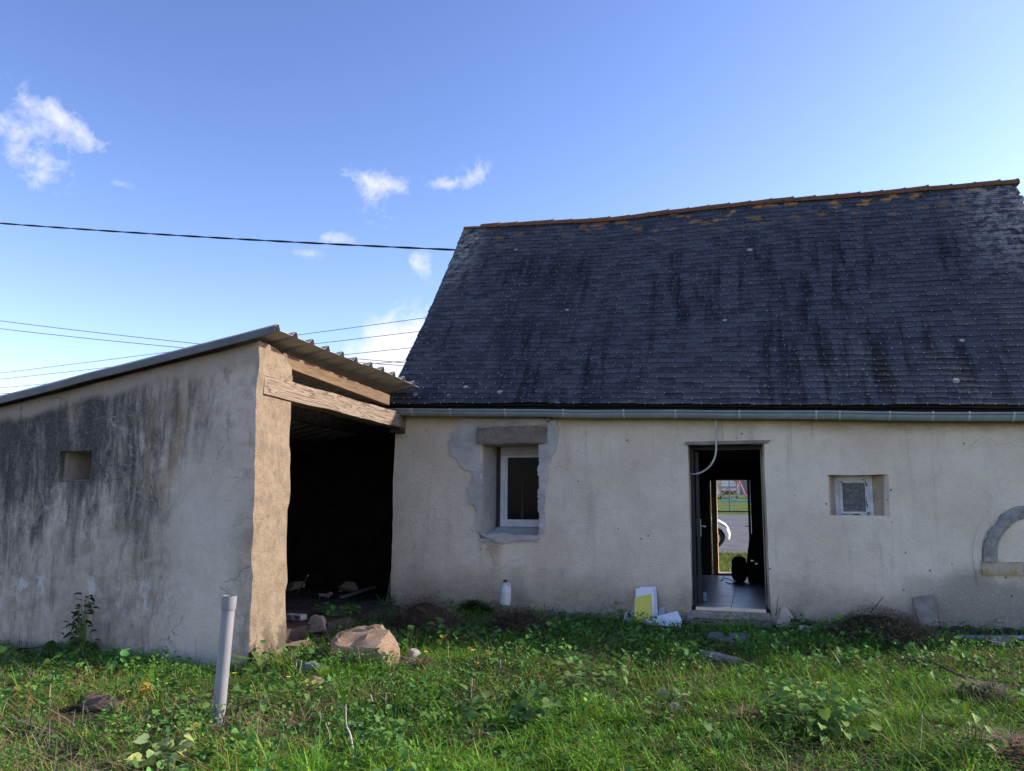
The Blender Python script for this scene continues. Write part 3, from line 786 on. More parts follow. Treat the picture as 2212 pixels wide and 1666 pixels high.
m = MB(); m.prism([(ca - 0.02, FYW + 0.0225, Z0 + 0.12), (ca + 0.022, FYW + 0.0225, Z0 + 0.12), (ca + 0.016, FYW + 0.0225, Z0 + 0.40), (ca + 0.012, FYW + 0.0225, Z0 + 0.70), (ca + 0.002, FYW + 0.0225, Z0 + 0.84), (ca - 0.004, FYW + 0.0225, Z0 + 0.55)], (0, 0.002, 0))
m.build('dusty_cobweb', M['frame_brown'], wo)
m = MB(); m.prism([(W0 + 0.004, HY - 0.012, WB + 0.004), (W0 + 0.004, HY - 0.012, WB - 0.03), (W0 + 0.12, FYW - 0.002, WB - 0.03), (W0 + 0.12, FYW - 0.002, Z0 - 0.002)], (0.7, 0, 0)) if False else m.add([(W0 + 0.004, HY - 0.012, WB + 0.006), (W1 - 0.004, HY - 0.012, WB + 0.006), (W1 + 0.035, FYW + 0.03, Z0 - 0.003), (W0 + 0.125, FYW + 0.03, Z0 - 0.003), (W0 + 0.004, HY - 0.012, WB - 0.03), (W1 - 0.004, HY - 0.012, WB - 0.03), (W1 + 0.035, FYW + 0.03, WB - 0.03), (W0 + 0.125, FYW + 0.03, WB - 0.03)], [(0, 1, 2, 3), (4, 5, 1, 0), (5, 6, 2, 1), (7, 4, 0, 3), (6, 7, 3, 2), (7, 6, 5, 4)])
m.build('sill', M['cement'], wo)
def wall_poly(pts, name, mat, parent, proud, jit=0.010, dens=0.022, back=0.03):
    P = [onY(px, py, HY) for px, py in pts]
    out = []
    n = len(P)
    for i in range(n):
        p, q = P[i], P[(i + 1) % n]
        k = max(1, int((q - p).length / dens))
        for s_ in range(k):
            v = p.lerp(q, s_ / k)
            out.append(Vector((v.x + random.uniform(-jit, jit) + 0.03 * fbm((v.x, v.z, 0), 6, 3), HY - proud + 0.006 * fbm((v.x, v.z, 2), 9, 3), v.z + random.uniform(-jit, jit) + 0.03 * fbm((v.x, v.z, 5), 6, 8))))
    m_ = MB(); m_.prism(out, (0, proud + back, 0))
    return m_.build(name, mat, parent)
wall_poly([(1010, 903), (985, 925), (968, 958), (975, 985), (1000, 1010), (1025, 1020), (1014, 1055), (1014, 1085), (1032, 1105), (1033, 1152), (1041, 1152), (1040, 962), (1033, 955), (1033, 925), (1060, 922), (1180, 918), (1195, 903)], 'cement_patch', M['cement'], cottage, 0.022)
wall_poly([(1181, 916), (1200, 905), (1206, 930), (1203, 965), (1192, 990), (1186, 1020), (1178, 1050), (1178, 1110), (1177, 1150), (1166, 1160), (1164, 1160), (1164, 960), (1180, 957)], 'cement_patch', M['cement'], cottage, 0.018)
wall_poly([(1036, 1152), (1164, 1155), (1166, 1160), (1160, 1164), (1148, 1168), (1130, 1163), (1105, 1170), (1088, 1176), (1078, 1172), (1060, 1162), (1046, 1158)], 'cement_patch', M['cement'], cottage, 0.03, 0.01)
a = onY(1033, 925, HY); b = onY(1181, 957, HY)
lx = lines(a.x, b.x, 0.06); lz = [b.z + 0.0, b.z + 0.07, b.z + 0.13, a.z]
m = cells(MB(), lx, [HY - 0.06, HY - 0.01, HY + 0.2], lz, lambda x, y, z: False, lambda p: p + Vector((0.008 * fbm(p, 7, 1), 0.008 * fbm(p, 6, 3), 0.012 * fbm(p, 5, 9))))
m.build('window_lintel', M['old_concrete'], wo, smooth=30)

# --- small square window
FYS = HY + 0.2
sw = MB(); a0, a1 = onY(1802, 1035, FYS).x, onY(1888, 1115, FYS).x
sw.box((a0, FYS, SB + 0.005), (a0 + 0.085, FYS + 0.05, ST)); sw.box((a1 - 0.085, FYS, SB + 0.005), (a1, FYS + 0.05, ST))
sw.box((a0 + 0.085, FYS, SB + 0.005), (a1 - 0.085, FYS + 0.05, SB + 0.05)); sw.box((a0 + 0.085, FYS, ST - 0.09), (a1 - 0.085, FYS + 0.05, ST))
swo = sw.build('window', M['pvc_white'], cottage, label='small square window with frosted pane in a deep plain recess')
m = MB()
m.box((a0 + 0.055, FYS - 0.012, SB + 0.03), (a0 + 0.085, FYS - 0.001, ST - 0.06)); m.box((a1 - 0.085, FYS - 0.012, SB + 0.03), (a1 - 0.055, FYS - 0.001, ST - 0.06))
m.box((a0 + 0.085, FYS - 0.012, SB + 0.03), (a1 - 0.085, FYS - 0.001, SB + 0.05)); m.box((a0 + 0.085, FYS - 0.012, ST - 0.09), (a1 - 0.085, FYS - 0.001, ST - 0.06))
m.build('sash', M['pvc_white'], swo)
m = MB(); m.box((a0 + 0.085, FYS + 0.015, SB + 0.05), (a1 - 0.085, FYS + 0.022, ST - 0.09)); m.build('pane', M['obscure'], swo)
m = MB()
for (xx, zz, s1, s2) in ((a1 - 0.075, SB + 0.12, 0.006, 0.05), (a1 - 0.078, SB + 0.2, 0.005, 0.04), (a1 - 0.072, ST - 0.1, 0.012, 0.025), (a1 - 0.09, ST - 0.055, 0.02, 0.008), (a0 + 0.08, ST - 0.075, 0.01, 0.012), (a1 - 0.06, SB + 0.03, 0.02, 0.014), (a0 + 0.18, SB + 0.022, 0.1, 0.006)):
    for _ in range(4): m.cbox((xx + random.uniform(-s1, s1), FYS - 0.013, zz + random.uniform(-s2, s2)), (random.uniform(0.3, 1) * s1 + 0.003, 0.004, random.uniform(0.3, 1) * s2 + 0.003))
m.build('peeled_paint', M['frame_brown'], swo)
m = MB(); m.box((S0 + 0.01, HY + 0.02, SB - 0.01), (S1 - 0.01, FYS - 0.002, SB + 0.004)); m.build('sill', M['render'], swo)

# --- arched granite niche at the right
AX, AZ, AR, BR = 3.13, 1.02, 0.55, 0.55
arch = MB()
prof = 10; seg = 40
vs, fs = [], []
for i in range(seg + 1):
    th = math.pi * i / seg
    if i == 0: dz_ = -0.16
    for j in range(prof):
        a = math.pi * j / (prof - 1)
        rr = AR - 0.072 * math.cos(a)
        yy = HY + 0.012 - 0.075 * math.sin(a)
        p = Vector((AX - rr * math.cos(th), yy, AZ + rr * math.sin(th)))
        w = 0.026 * fbm(p, 9, 4.0) + 0.018 * fbm(p, 24, 2.0)
        vs.append(p + Vector((-math.cos(th), -0.8, math.sin(th))) * w)
for i in range(seg):
    for j in range(prof - 1): fs.append((i * prof + j, i * prof + j + 1, (i + 1) * prof + j + 1, (i + 1) * prof + j))
arch.add(vs, fs)
for sgn in (-1, 1):
    lx = lines(AX + sgn * AR - 0.072, AX + sgn * AR + 0.072, 0.03)
    cells(arch, lx, [HY - 0.06, HY - 0.03, HY + 0.03], lines(AZ - 0.052, AZ + 0.0, 0.03), lambda x, y, z: False, lambda p: p + Vector((0.012 * fbm(p, 9, 4), 0.016 * fbm(p, 9, 6), 0.01 * fbm(p, 9, 8))))
arco = arch.build('niche_arch', M['archstone'], cottage, smooth=50)
m = MB()
ring = [(AX - 0.70, HY - 0.010, AZ - 0.3)]
for i in range(37):
    th = math.pi * i / 36; ring.append((AX - 0.72 * math.cos(th), HY - 0.010, AZ + 0.75 * math.sin(th)))
ring += [(AX + 0.70, HY - 0.010, AZ - 0.3), (AX + 0.655, HY - 0.010, AZ - 0.3)]
for i in range(37):
    th = math.pi * (36 - i) / 36; ring.append((AX - 0.635 * math.cos(th), HY - 0.010, AZ + 0.635 * math.sin(th)))
ring.append((AX - 0.655, HY - 0.010, AZ - 0.3))
m.prism(ring, (0, 0.03, 0)); m.build('niche_surround', M['render'], arco)
m = MB(); pan = [(AX - 0.50, HY - 0.008, AZ - 0.045)] + [(AX - 0.50 * math.cos(math.pi * i / 24), HY - 0.008, AZ + 0.5 * math.sin(math.pi * i / 24)) for i in range(25)] + [(AX + 0.5, HY - 0.008, AZ - 0.045)]
m.prism(pan, (0, 0.03, 0)); m.build('niche_panel', M['render'], arco)
t_ = NT('lichened_niche_sill', 0.95, 0.1); t_.color(t_.mix(t_.ramp(t_.noise(9, 5, 0.7), 0.45, 0.6), (0.42, 0.36, 0.285), (0.33, 0.26, 0.12))); t_.bump(t_.noise(40), 0.8, 0.01)
m = cells(MB(), lines(AX - 0.64, AX + 0.64, 0.08), [HY - 0.045, HY + 0.02], [AZ - 0.19, AZ - 0.12, AZ - 0.055], lambda x, y, z: False, lambda p: p + Vector((0.01 * fbm(p, 6, 1), 0.01 * fbm(p, 6, 2), 0.012 * fbm(p, 5, 3))))
m.build('niche_sill', t_.m, arco, smooth=40)

# --- roof
RY, RZ = 13.42, 6.57
EY = 10.37
RXL, RXR = -4.90, 4.02
def rsurf(x, t, lift=0.0):
    """point on the slate slope: t 0 at the eaves, 1 at the ridge"""
    ze = gut(x) + 0.10
    sag = 0.075 * math.exp(-((x + 2.4) / 1.5) ** 2)
    zr = RZ - sag - 0.012 * (x + 0.5)
    bow = -0.07 * math.sin(math.pi * t) + 0.018 * fbm((x, t * 4, 0), 0.8, 7)
    xo = x - 0.05 * (1 - t) * (1 if x > 0 else -1) * 0
    p = Vector((xo, EY + (RY - EY) * t, ze + (zr - ze) * t + bow))
    if lift:
        n = Vector((0, -(zr - ze), RY - EY)).normalized(); p += n * lift
    return p
m = MB(); NXR, NTR = 60, 24
vs = [rsurf(RXL + 0.03 + (RXR - RXL - 0.06) * i / NXR, j / NTR, -0.03) for j in range(NTR + 1) for i in range(NXR + 1)]
fs = [(j * (NXR + 1) + i, j * (NXR + 1) + i + 1, (j + 1) * (NXR + 1) + i + 1, (j + 1) * (NXR + 1) + i) for j in range(NTR) for i in range(NXR)]
# back slope and undersides
n0 = len(vs)
vs += [Vector((RXL + 0.03 + (RXR - RXL - 0.06) * i / NXR, 0, 0)) for i in range(NXR + 1)]
for i in range(NXR + 1):
    p = vs[i]; r = vs[NTR * (NXR + 1) + i]
    vs[n0 + i] = Vector((p.x, 2 * RY - EY, p.z))
fs += [(NTR * (NXR + 1) + i, NTR * (NXR + 1) + i + 1, n0 + i + 1, n0 + i) for i in range(NXR)]
m.add(vs, fs)
roof = m.build('roof', M['soffit'], cottage)
off_roof = wloc(roof)

def slate_shape(kind):
    w, l, th = 0.5, 1.0, 1.0                # unit: x -.5...5, y 0 (lower edge) .. 1, z 0..1
    c = [(0, 0.02), (0.03, 0), (0, 0.06), (0.05, 0.01), (0.012, 0.012), (0, 0)][kind]
    low = [(-0.5, c[0] + 0.0), (-0.46, 0.0), (0.0, [0.01, 0, 0.02, 0, 0.01, 0][kind]), (0.45, 0.0), (0.5, c[1])]
    pts = low + [(0.5, 1.0), (-0.5, 1.0)]
    n = len(pts)
    v = [(x, y, 1.0) for x, y in pts] + [(x, y, 0.0) for x, y in pts]
    f = [tuple(range(n)), tuple(reversed(range(n, 2 * n)))] + [(i + n, (i + 1) % n + n, (i + 1) % n, i) for i in range(n)]
    return v, f
SL = [slate_shape(k) for k in range(6)]
sl_me = []
for k, (v, f) in enumerate(SL):
    me = bpy.data.meshes.new('slate'); me.from_pydata(v, [], f); me.materials.append(M['slate']); sl_me.append(me)
slope_len = (rsurf(0, 1) - rsurf(0, 0)).length
NROW = 44
EXPO = 1.0 / NROW
rest = MB(); hooks = MB()
n_ind = 0
slw = 0.234
for r in range(NROW):
    t0 = r * EXPO
    x = RXL - (slw * 0.5 if r % 2 else 0.0)
    rowj = random.uniform(-0.004, 0.004)
    while x < RXR - 0.02:
        a = max(x, RXL - 0.005 + random.uniform(-0.01, 0.01)); b = min(x + slw * random.uniform(0.985, 1.0), RXR + random.uniform(-0.01, 0.012))
        x += slw
        if b - a < 0.05: continue
        cx = (a + b) / 2
        tj = t0 + rowj * EXPO + random.gauss(0, 0.045) * EXPO + (random.random() < 0.03) * -0.22 * EXPO
        p = rsurf(cx, tj); pu = rsurf(cx, tj + EXPO * 1.7); pr = rsurf(cx + 0.1, tj)
        U = (pu - p).normalized(); X = (pr - p).normalized(); N = X.cross(U).normalized(); X = U.cross(N)
        rot = random.gauss(0, 0.008)
        X2 = X * math.cos(rot) + U * math.sin(rot); U2 = U * math.cos(rot) - X * math.sin(rot)
        tilt = 0.075 + random.gauss(0, 0.016)
        U3 = (U2 - N * tilt).normalized(); N3 = X2.cross(U3)
        p = p + N * 0.017
        w_, l_, h_ = b - a - 0.003, slope_len * EXPO * 1.75, 0.0065
        if r == NROW - 1: l_ = slope_len * EXPO
        Mx = Matrix(((X2.x * w_, U3.x * l_, N3.x * h_, p.x), (X2.y * w_, U3.y * l_, N3.y * h_, p.y), (X2.z * w_, U3.z * l_, N3.z * h_, p.z), (0, 0, 0, 1)))
        k = random.choice((0, 1, 2, 3, 4, 5, 5, 5, 4))
        if n_ind < 300:
            o = bpy.data.objects.new('slate', sl_me[k]); COL.objects.link(o); o.parent = roof
            o.matrix_local = Matrix.Translation(-off_roof) @ Mx
            n_ind += 1
        else:
            v, f = SL[k]
            rest.add([Mx @ Vector(q) for q in v], f)
        if random.random() < 0.9:
            q = p + N3 * 0.0075 - U2 * 0.006
            Mh = Matrix(((X2.x, U3.x, N3.x, q.x), (X2.y, U3.y, N3.y, q.y), (X2.z, U3.z, N3.z, q.z), (0, 0, 0, 1)))
            hooks.box((-0.003, -0.002, -0.004), (0.003, 0.02, 0.004), Mh)
rest.build('slate', M['slate'], roof, kind='stuff')
hooks.build('slate_hook', M['hook'], roof, kind='stuff')
# ridge tiles
xr = RXL + 0.33; k = 0
while xr < RXR - 0.05:
    L = 0.335 if xr < 1.5 else 0.33
    x1 = min(xr + L + 0.03, RXR + 0.03)
    m = MB(); vs, fs = [], []
    npf = 9
    for e, (xx, grow) in enumerate(((xr, 0.0), (xr + 0.02, 0.004), (x1 - 0.05, 0.010), (x1, 0.022))):
        c0 = rsurf(min(max(xx, RXL), RXR), 1.0)
        for j in range(npf):
            a = math.pi * (j / (npf - 1)) * 1.0
            R1 = 0.098 + grow + 0.004 * fbm((xx, j, k), 3, 1)
            vs.append(Vector((xx, c0.y + 0.02 - R1 * math.cos(a) * 1.1, c0.z - 0.048 + R1 * math.sin(a) * 1.0 + (0.006 if k % 3 == 0 else 0))))
    for e in range(3):
        for j in range(npf - 1): fs.append((e * npf + j, (e + 1) * npf + j, (e + 1) * npf + j + 1, e * npf + j + 1))
    fs.append(tuple(reversed(range(npf)))); fs.append(tuple(range(3 * npf, 4 * npf)))
    m.add(vs, fs); m.build('ridge_tile', M['ridge'], roof, smooth=50)
    xr += L; k += 1
m = MB()
for i in range(40):
    x0 = RXL + 0.02 + (RXR - RXL - 0.04) * i / 40; x1 = RXL + 0.02 + (RXR - RXL - 0.04) * (i + 1) / 40 + 0.01
    p, q = rsurf(x0, 0.985), rsurf(x1, 0.985); m.bar(p + Vector((0, -0.01, 0.03)), q + Vector((0, -0.01, 0.03)), 0.08, 0.03 + 0.01 * random.random())
m.build('ridge_mortar', M['ridge'], roof)
# eaves board behind the gutter, near-black for the shadow gap under the slates
m = MB()
for i in range(30):
    x0 = RXL + (RXR - RXL) * i / 30; x1 = RXL + (RXR - RXL) * (i + 1) / 30
    m.prism([(x0, EY + 0.10, gut(x0) - 0.02), (x1, EY + 0.10, gut(x1) - 0.02), (x1, EY + 0.10, gut(x1) + 0.12), (x0, EY + 0.10, gut(x0) + 0.12)], (0, 0.10, 0))
m.build('eaves_board', M['soffit'], roof)
# gutter
GYC = 10.40; GR = 0.078
m = MB(); ns = 46
vs, fs = [], []
prof = [(GYC + GR * math.cos(math.pi + math.pi * j / 10), GR * math.sin(math.pi + math.pi * j / 10)) for j in range(11)]
prof = [(GYC - GR - 0.012, -0.012), (GYC - GR - 0.016, 0.004), (GYC - GR - 0.004, 0.012), (GYC - GR + 0.006, 0.004)] + prof
np_ = len(prof)
for i in range(ns + 1):
    x = -5.03 + (4.3 + 5.03) * i / ns
    zg = gut(x) + 0.012 + 0.010 * fbm((x, 0, 0), 0.7, 3)
    for (y, z) in prof: vs.append(Vector((x, y, zg + z)))
for i in range(ns):
    for j in range(np_ - 1): fs.append((i * np_ + j, i * np_ + j + 1, (i + 1) * np_ + j + 1, (i + 1) * np_ + j))
fs.append(tuple(range(3, np_)))
m.add(vs, fs)
gutter = m.build('gutter', M['zinc'], cottage, smooth=50)
md = gutter.modifiers.new('thickness', 'SOLIDIFY'); md.thickness = 0.004
for px in (890, 972, 1091, 1217, 1347, 1459, 1597, 1763, 1814, 1922, 2015, 2094, 2190):
    x = onY(px, 890, GYC - 0.07).x
    m = MB(); vs, fs = [], []
    zg = gut(x) + 0.012
    ring = [(GYC + (GR + 0.007) * math.cos(math.pi + math.pi * j / 10), (GR + 0.007) * math.sin(math.pi + math.pi * j / 10)) for j in range(11)]
    ring = [(GYC - GR - 0.022, 0.012), (GYC - GR - 0.006, 0.02)][::-1] + [(GYC - GR - 0.022, -0.005)] + ring[1:]
    for s_ in (-0.011, 0.011):
        for (y, z) in ring: vs.append(Vector((x + s_, y, zg + z)))
    n = len(ring)
    for j in range(n - 1): fs.append((j, j + 1, n + j + 1, n + j))
    m.add(vs, fs); o = m.build('gutter_bracket', M['bracket'], gutter)
    md = o.modifiers.new('thickness', 'SOLIDIFY'); md.thickness = 0.004
# conduit hanging from the eaves into the doorway
pts = [onY(*p, HY - 0.05 + d) for p, d in (((1547, 905), -0.02), ((1546, 940), 0), ((1547, 965), 0), ((1545, 985), 0.02), ((1536, 1004), 0.05), ((1522, 1017), 0.09), ((1508, 1023), 0.14), ((1493, 1025), 0.22))]
def smooth_path(pts, k=4):
    out = []
    P = [pts[0]] + list(pts) + [pts[-1]]
    for i in range(1, len(P) - 2):
        for s_ in range(k):
            t = s_ / k
            p0, p1, p2, p3 = P[i - 1], P[i], P[i + 1], P[i + 2]
            out.append(0.5 * ((2 * p1) + (p2 - p0) * t + (2 * p0 - 5 * p1 + 4 * p2 - p3) * t * t + (3 * p1 - p0 - 3 * p2 + p3) * t ** 3))
    return out + [pts[-1]]
m = MB(); m.tube(smooth_path(pts), 0.0115, 8)
o = m.build('conduit', M['conduit'], None, smooth=60, origin=pts[0]); tag(o, 'pale grey conduit hanging from the gutter and curling into the dark doorway', 'conduit')
# ragged footing where the wall foot shows
def ragged(x0, x1, z0, z1, amp, depth, mat, label=None):
    m = MB(); n = int((x1 - x0) / 0.018); vs, fs = [], []
    for i in range(n + 1):
        x = x0 + (x1 - x0) * i / n
        zt = z1 + amp * fbm((x, 0, 0), 5, 3) + amp * 0.6 * fbm((x, 0, 0), 17, 5)
        dd = depth * (0.6 + 0.6 * abs(fbm((x, 1, 0), 6, 2)))
        vs += [(x, HY - dd, z0), (x, HY - dd * (0.8 + 0.3 * fbm((x, 3, 0), 20, 2)), zt - 0.02), (x, HY - dd * 0.4, zt), (x, HY + 0.03, zt)]
    for i in range(n):
        for k in range(3): fs.append((i * 4 + k, i * 4 + k + 1, i * 4 + 5 + k, i * 4 + 4 + k)[::-1])
    m.add(vs, fs); return m.build('footing', mat, cottage, smooth=40, label=label)
a_, b_ = onY(1169, 1316, HY).x, onY(1253, 1316, HY).x
ragged(a_, b_, 0.0, 0.205, 0.03, 0.09, M['greyrock'])
ragged(1.98, 3.6, 0.05, 0.245, 0.035, 0.05, M['darkwood'], 'crumbling dark strip along the foot of the wall at the right')

# ------------------------------------------------------------------ shed
shed = empty('shed', (-6.5, 7.0, 0.0), 'lean-to shed with stained cement wall and open dark side beside the cottage', 'shed')
SX1, SX0 = -4.66, -9.6
SY = 6.97
def stop(x): return 3.17 + 0.178 * (x - SX1)      # wall top follows the roof
V0, V1, VB, VT = -7.10, -6.67, 1.76, 2.085
def shed_deform(p):
    z = p.z
    q = Vector(p)
    if z > 2.2:
        q.z = 2.2 + (z - 2.2) / (3.2 - 2.2) * (stop(p.x) - 2.2)
    if p.x > -5.2 and z > 2.9: q.z -= 0.16 * max(0.0, (p.y - SY) / 0.62) ** 3 * min(1, (z - 2.9) / 0.2)     # rounded inner shoulder
    if VB - 0.03 < z < VT + 0.03 and abs(p.x - V0) < 0.01: q.x += max(0, p.y - SY) * 0.06
    if V0 - 0.03 < p.x < V1 + 0.03 and abs(z - VB) < 0.01: q.z += max(0, p.y - SY) * 0.15
    # batter and hand-made unevenness
    q.x += (0.035 - 0.028 * z) * (1 if p.x > SX1 - 0.05 else 0)
    q.y += (0.02 - 0.012 * z) if p.y < SY + 0.05 else 0
    q.x += 0.020 * fbm((p.y, z, 0.3 * p.x), 1.3, 5) + 0.012 * fbm((p.y, z, p.x), 6, 9)
    q.y += 0.030 * fbm((p.x, z, 0), 0.9, 15) + 0.010 * fbm((p.x, z, p.y), 5, 19)
    # chipped arris
    if p.x > SX1 - 0.01 and p.y < SY + 0.01:
        c_ = max(0.0, fbm((0, 0, z), 4.5, 31)) * 0.05 + 0.006
        q.x -= c_ * 0.7; q.y += c_ * 0.5
    if p.y > SY + 0.55 and p.x > -4.8: q.y += 0.045 * fbm((0, z, 0), 1.4, 44)
    return q
xs = lines(SX0, SX1, 0.09, (V0, V1)); ys = lines(SY, SY + 0.62, 0.085); zs = lines(-0.25, 3.2, 0.09, (VB, VT, 2.64, 2.85))
def shole(x, y, z):
    if V0 < x < V1 and VB < z < VT: return True
    return x > -4.72 and 2.64 < z < 2.85 and y > SY + 0.09
mb = cells(MB(), xs, ys, zs, shole, shed_deform)
mb.build('front_wall', M['stained'], shed, smooth=42)
# the other walls, floor
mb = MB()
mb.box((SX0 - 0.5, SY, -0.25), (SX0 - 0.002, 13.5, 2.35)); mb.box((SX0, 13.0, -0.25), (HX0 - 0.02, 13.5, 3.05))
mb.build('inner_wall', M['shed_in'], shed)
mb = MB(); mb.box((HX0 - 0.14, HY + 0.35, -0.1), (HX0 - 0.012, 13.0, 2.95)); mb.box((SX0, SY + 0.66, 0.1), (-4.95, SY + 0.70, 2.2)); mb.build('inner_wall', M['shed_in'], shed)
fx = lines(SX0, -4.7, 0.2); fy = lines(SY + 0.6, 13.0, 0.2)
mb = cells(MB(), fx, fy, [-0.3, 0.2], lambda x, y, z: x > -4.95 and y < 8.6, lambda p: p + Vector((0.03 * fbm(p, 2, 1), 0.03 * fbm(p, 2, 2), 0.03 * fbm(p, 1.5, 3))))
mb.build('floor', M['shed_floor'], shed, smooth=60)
# lintel and rafter
lx0 = -4.735
mb = cells(MB(), [lx0 - 0.16, lx0 - 0.06, lx0 + 0.035], lines(SY + 0.095, 10.62, 0.1), [2.645, 2.71, 2.78, 2.848], lambda x, y, z: False,
           lambda p: p + Vector((0.008 * fbm(p, 3, 1), 0, 0.010 * fbm((p.x, p.y, p.z), 1.6, 5))))
mb.build('lintel', M['old_lintel'], shed, smooth=30)
mb = MB(); mb.box((lx0 - 0.14, 10.44, 2.57), (lx0 + 0.03, 10.60, 2.646)); mb.build('lintel_end_shade', M['darkwood'], shed)  # dark block stands in for the shadow at the lintel's end
mb = MB(); mb.bar((-4.77, 7.42, 3.068), (-4.77, 10.1, 2.985), 0.08, 0.14); mb.build('rafter', M['rafter'], shed)
for xx in (-5.9, -7.1, -8.4):
    mb = MB(); zz = 3.12 + 0.178 * (xx + 4.6) - 0.09; mb.bar((xx, 7.5, zz - 0.02), (xx, 12.9, zz - 0.06), 0.09, 0.16); mb.build('rafter', M['darkwood'], shed)
# corrugated sheets: ribs run down the slope (along X), sheets side by side along Y
RIB = 0.3385
def sheet_profile(y0, nr):
    pr = [(y0, 0.0)]
    for i in range(nr):
        c = y0 + RIB * (i + 0.5)
        pr += [(c - 0.075, 0.0), (c - 0.012, 0.058), (c + 0.022, 0.058), (c + 0.050, 0.0)]
        pr += [(c + 0.055 + 0.06, 0.004), (c + RIB - 0.11, 0.004)] if i < nr - 1 else []
    pr.append((y0 + RIB * nr + 0.03, 0.0))
    return pr
def sheet_z(x, y): return 3.265 + 0.178 * (x + 4.47) - 0.012 * (y - 6.85) + 0.012 * fbm((x, y, 0), 0.7, 3)
ysheet = 6.86 - RIB * 0.5 + 0.06; s_i = 0
while ysheet < 12.8:
    nr = 3
    xhi = -4.47 + random.uniform(-0.02, 0.02) if ysheet + RIB * nr < 10.55 else -4.98
    if s_i == 3: nr = 2; xhi = -4.47
    pr = sheet_profile(ysheet, nr)
    if s_i == 0: pr = [(ysheet + 0.09, -0.006), (ysheet + 0.095, 0.0)] + pr[1:]
    xv = [xhi + (SX0 - 0.3 - xhi) * k / 12 for k in range(13)]
    m = MB(); vs, fs = [], []
    for x in xv:
        for (y, z) in pr: vs.append(Vector((x, y, sheet_z(x, y) + z + 0.002 * (s_i % 2))))
    n = len(pr)
    for k in range(12):
        for j in range(n - 1): fs.append((k * n + j, (k + 1) * n + j, (k + 1) * n + j + 1, k * n + j + 1))
    m.add(vs, fs)
    o = m.build('roof_sheet', M['galv'], shed)
    md = o.modifiers.new('thickness', 'SOLIDIFY'); md.thickness = 0.004; md.offset = 1
    ysheet += RIB * nr; s_i += 1

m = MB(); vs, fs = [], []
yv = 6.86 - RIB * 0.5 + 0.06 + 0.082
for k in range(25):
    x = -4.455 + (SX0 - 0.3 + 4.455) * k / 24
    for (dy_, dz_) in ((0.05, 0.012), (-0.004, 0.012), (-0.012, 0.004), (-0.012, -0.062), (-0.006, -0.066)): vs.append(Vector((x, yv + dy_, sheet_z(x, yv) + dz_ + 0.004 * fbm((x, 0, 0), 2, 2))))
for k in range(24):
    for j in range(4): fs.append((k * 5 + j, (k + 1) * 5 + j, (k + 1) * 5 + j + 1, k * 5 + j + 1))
m.add(vs, fs); m.build('verge_flashing', M['flashing'], shed).modifiers.new('thickness', 'SOLIDIFY').thickness = 0.003  # turned-down sheet edge, its shade painted in by the darker material

# ------------------------------------------------------------------ overhead lines
def cable(pts, r, name, mat, label, cat, group=None, twist=False, sag=0.0):
    P = []
    a, b = pts
    n = 60
    for i in range(n + 1):
        t = i / n; p = a.lerp(b, t); p.z -= sag * 4 * t * (1 - t); P.append(p)
    m = MB()
    if twist:
        d = (b - a).normalized(); u = d.orthogonal().normalized(); v = d.cross(u)
        nn = 260
        for ph in (0, math.pi):
            Q = []
            for i in range(nn + 1):
                t = i / nn; p = a.lerp(b, t); p.z -= sag * 4 * t * (1 - t)
                an = t * 2 * math.pi * 16 + ph
                Q.append(p + (u * math.cos(an) + v * math.sin(an)) * r * 0.75)
            m.tube(Q, r * 0.85, 6)
    else: m.tube(P, r, 6)
    o = m.build(name, mat, None, smooth=60, origin=a)
    return tag(o, label, cat, group)
cable((onY(-700, 416, 13.0), onY(1006, 541, 13.3)), 0.0125, 'power_cable', M['black'], 'thick black twisted cable crossing the sky to the slate roof edge', 'cable', twist=True, sag=0.16)
def far(px, py, Y): return onY(px, py, Y)
GW = 'thin wires far behind the shed roof'
for (a, b, lb) in (((-400, 636), (1300, 815), 'thin wire falling to the right, upper of the two at left above the shed roof'),
                   ((-400, 658), (1300, 816), 'thin wire falling to the right, lower of the two at left above the shed roof')):
    cable((far(*a, 34.0), far(*b, 38.0)), 0.016, 'overhead_wire', M['wire'], lb, 'wire', GW, sag=0.5)
for (a, b, lb) in (((-300, 842), (1300, 634), 'thin wire rising to the right, topmost of the four rising ones'),
                   ((-300, 850), (1300, 668), 'thin wire rising to the right, second of the four rising ones'),
                   ((-300, 864), (1300, 708), 'thin wire rising to the right, third of the four rising ones'),
                   ((-300, 872), (1300, 742), 'thin wire rising to the right, lowest of the four rising ones')):
    cable((far(*a, 46.0), far(*b, 40.0)), 0.016, 'overhead_wire', M['wire'], lb, 'wire', GW, sag=0.15)

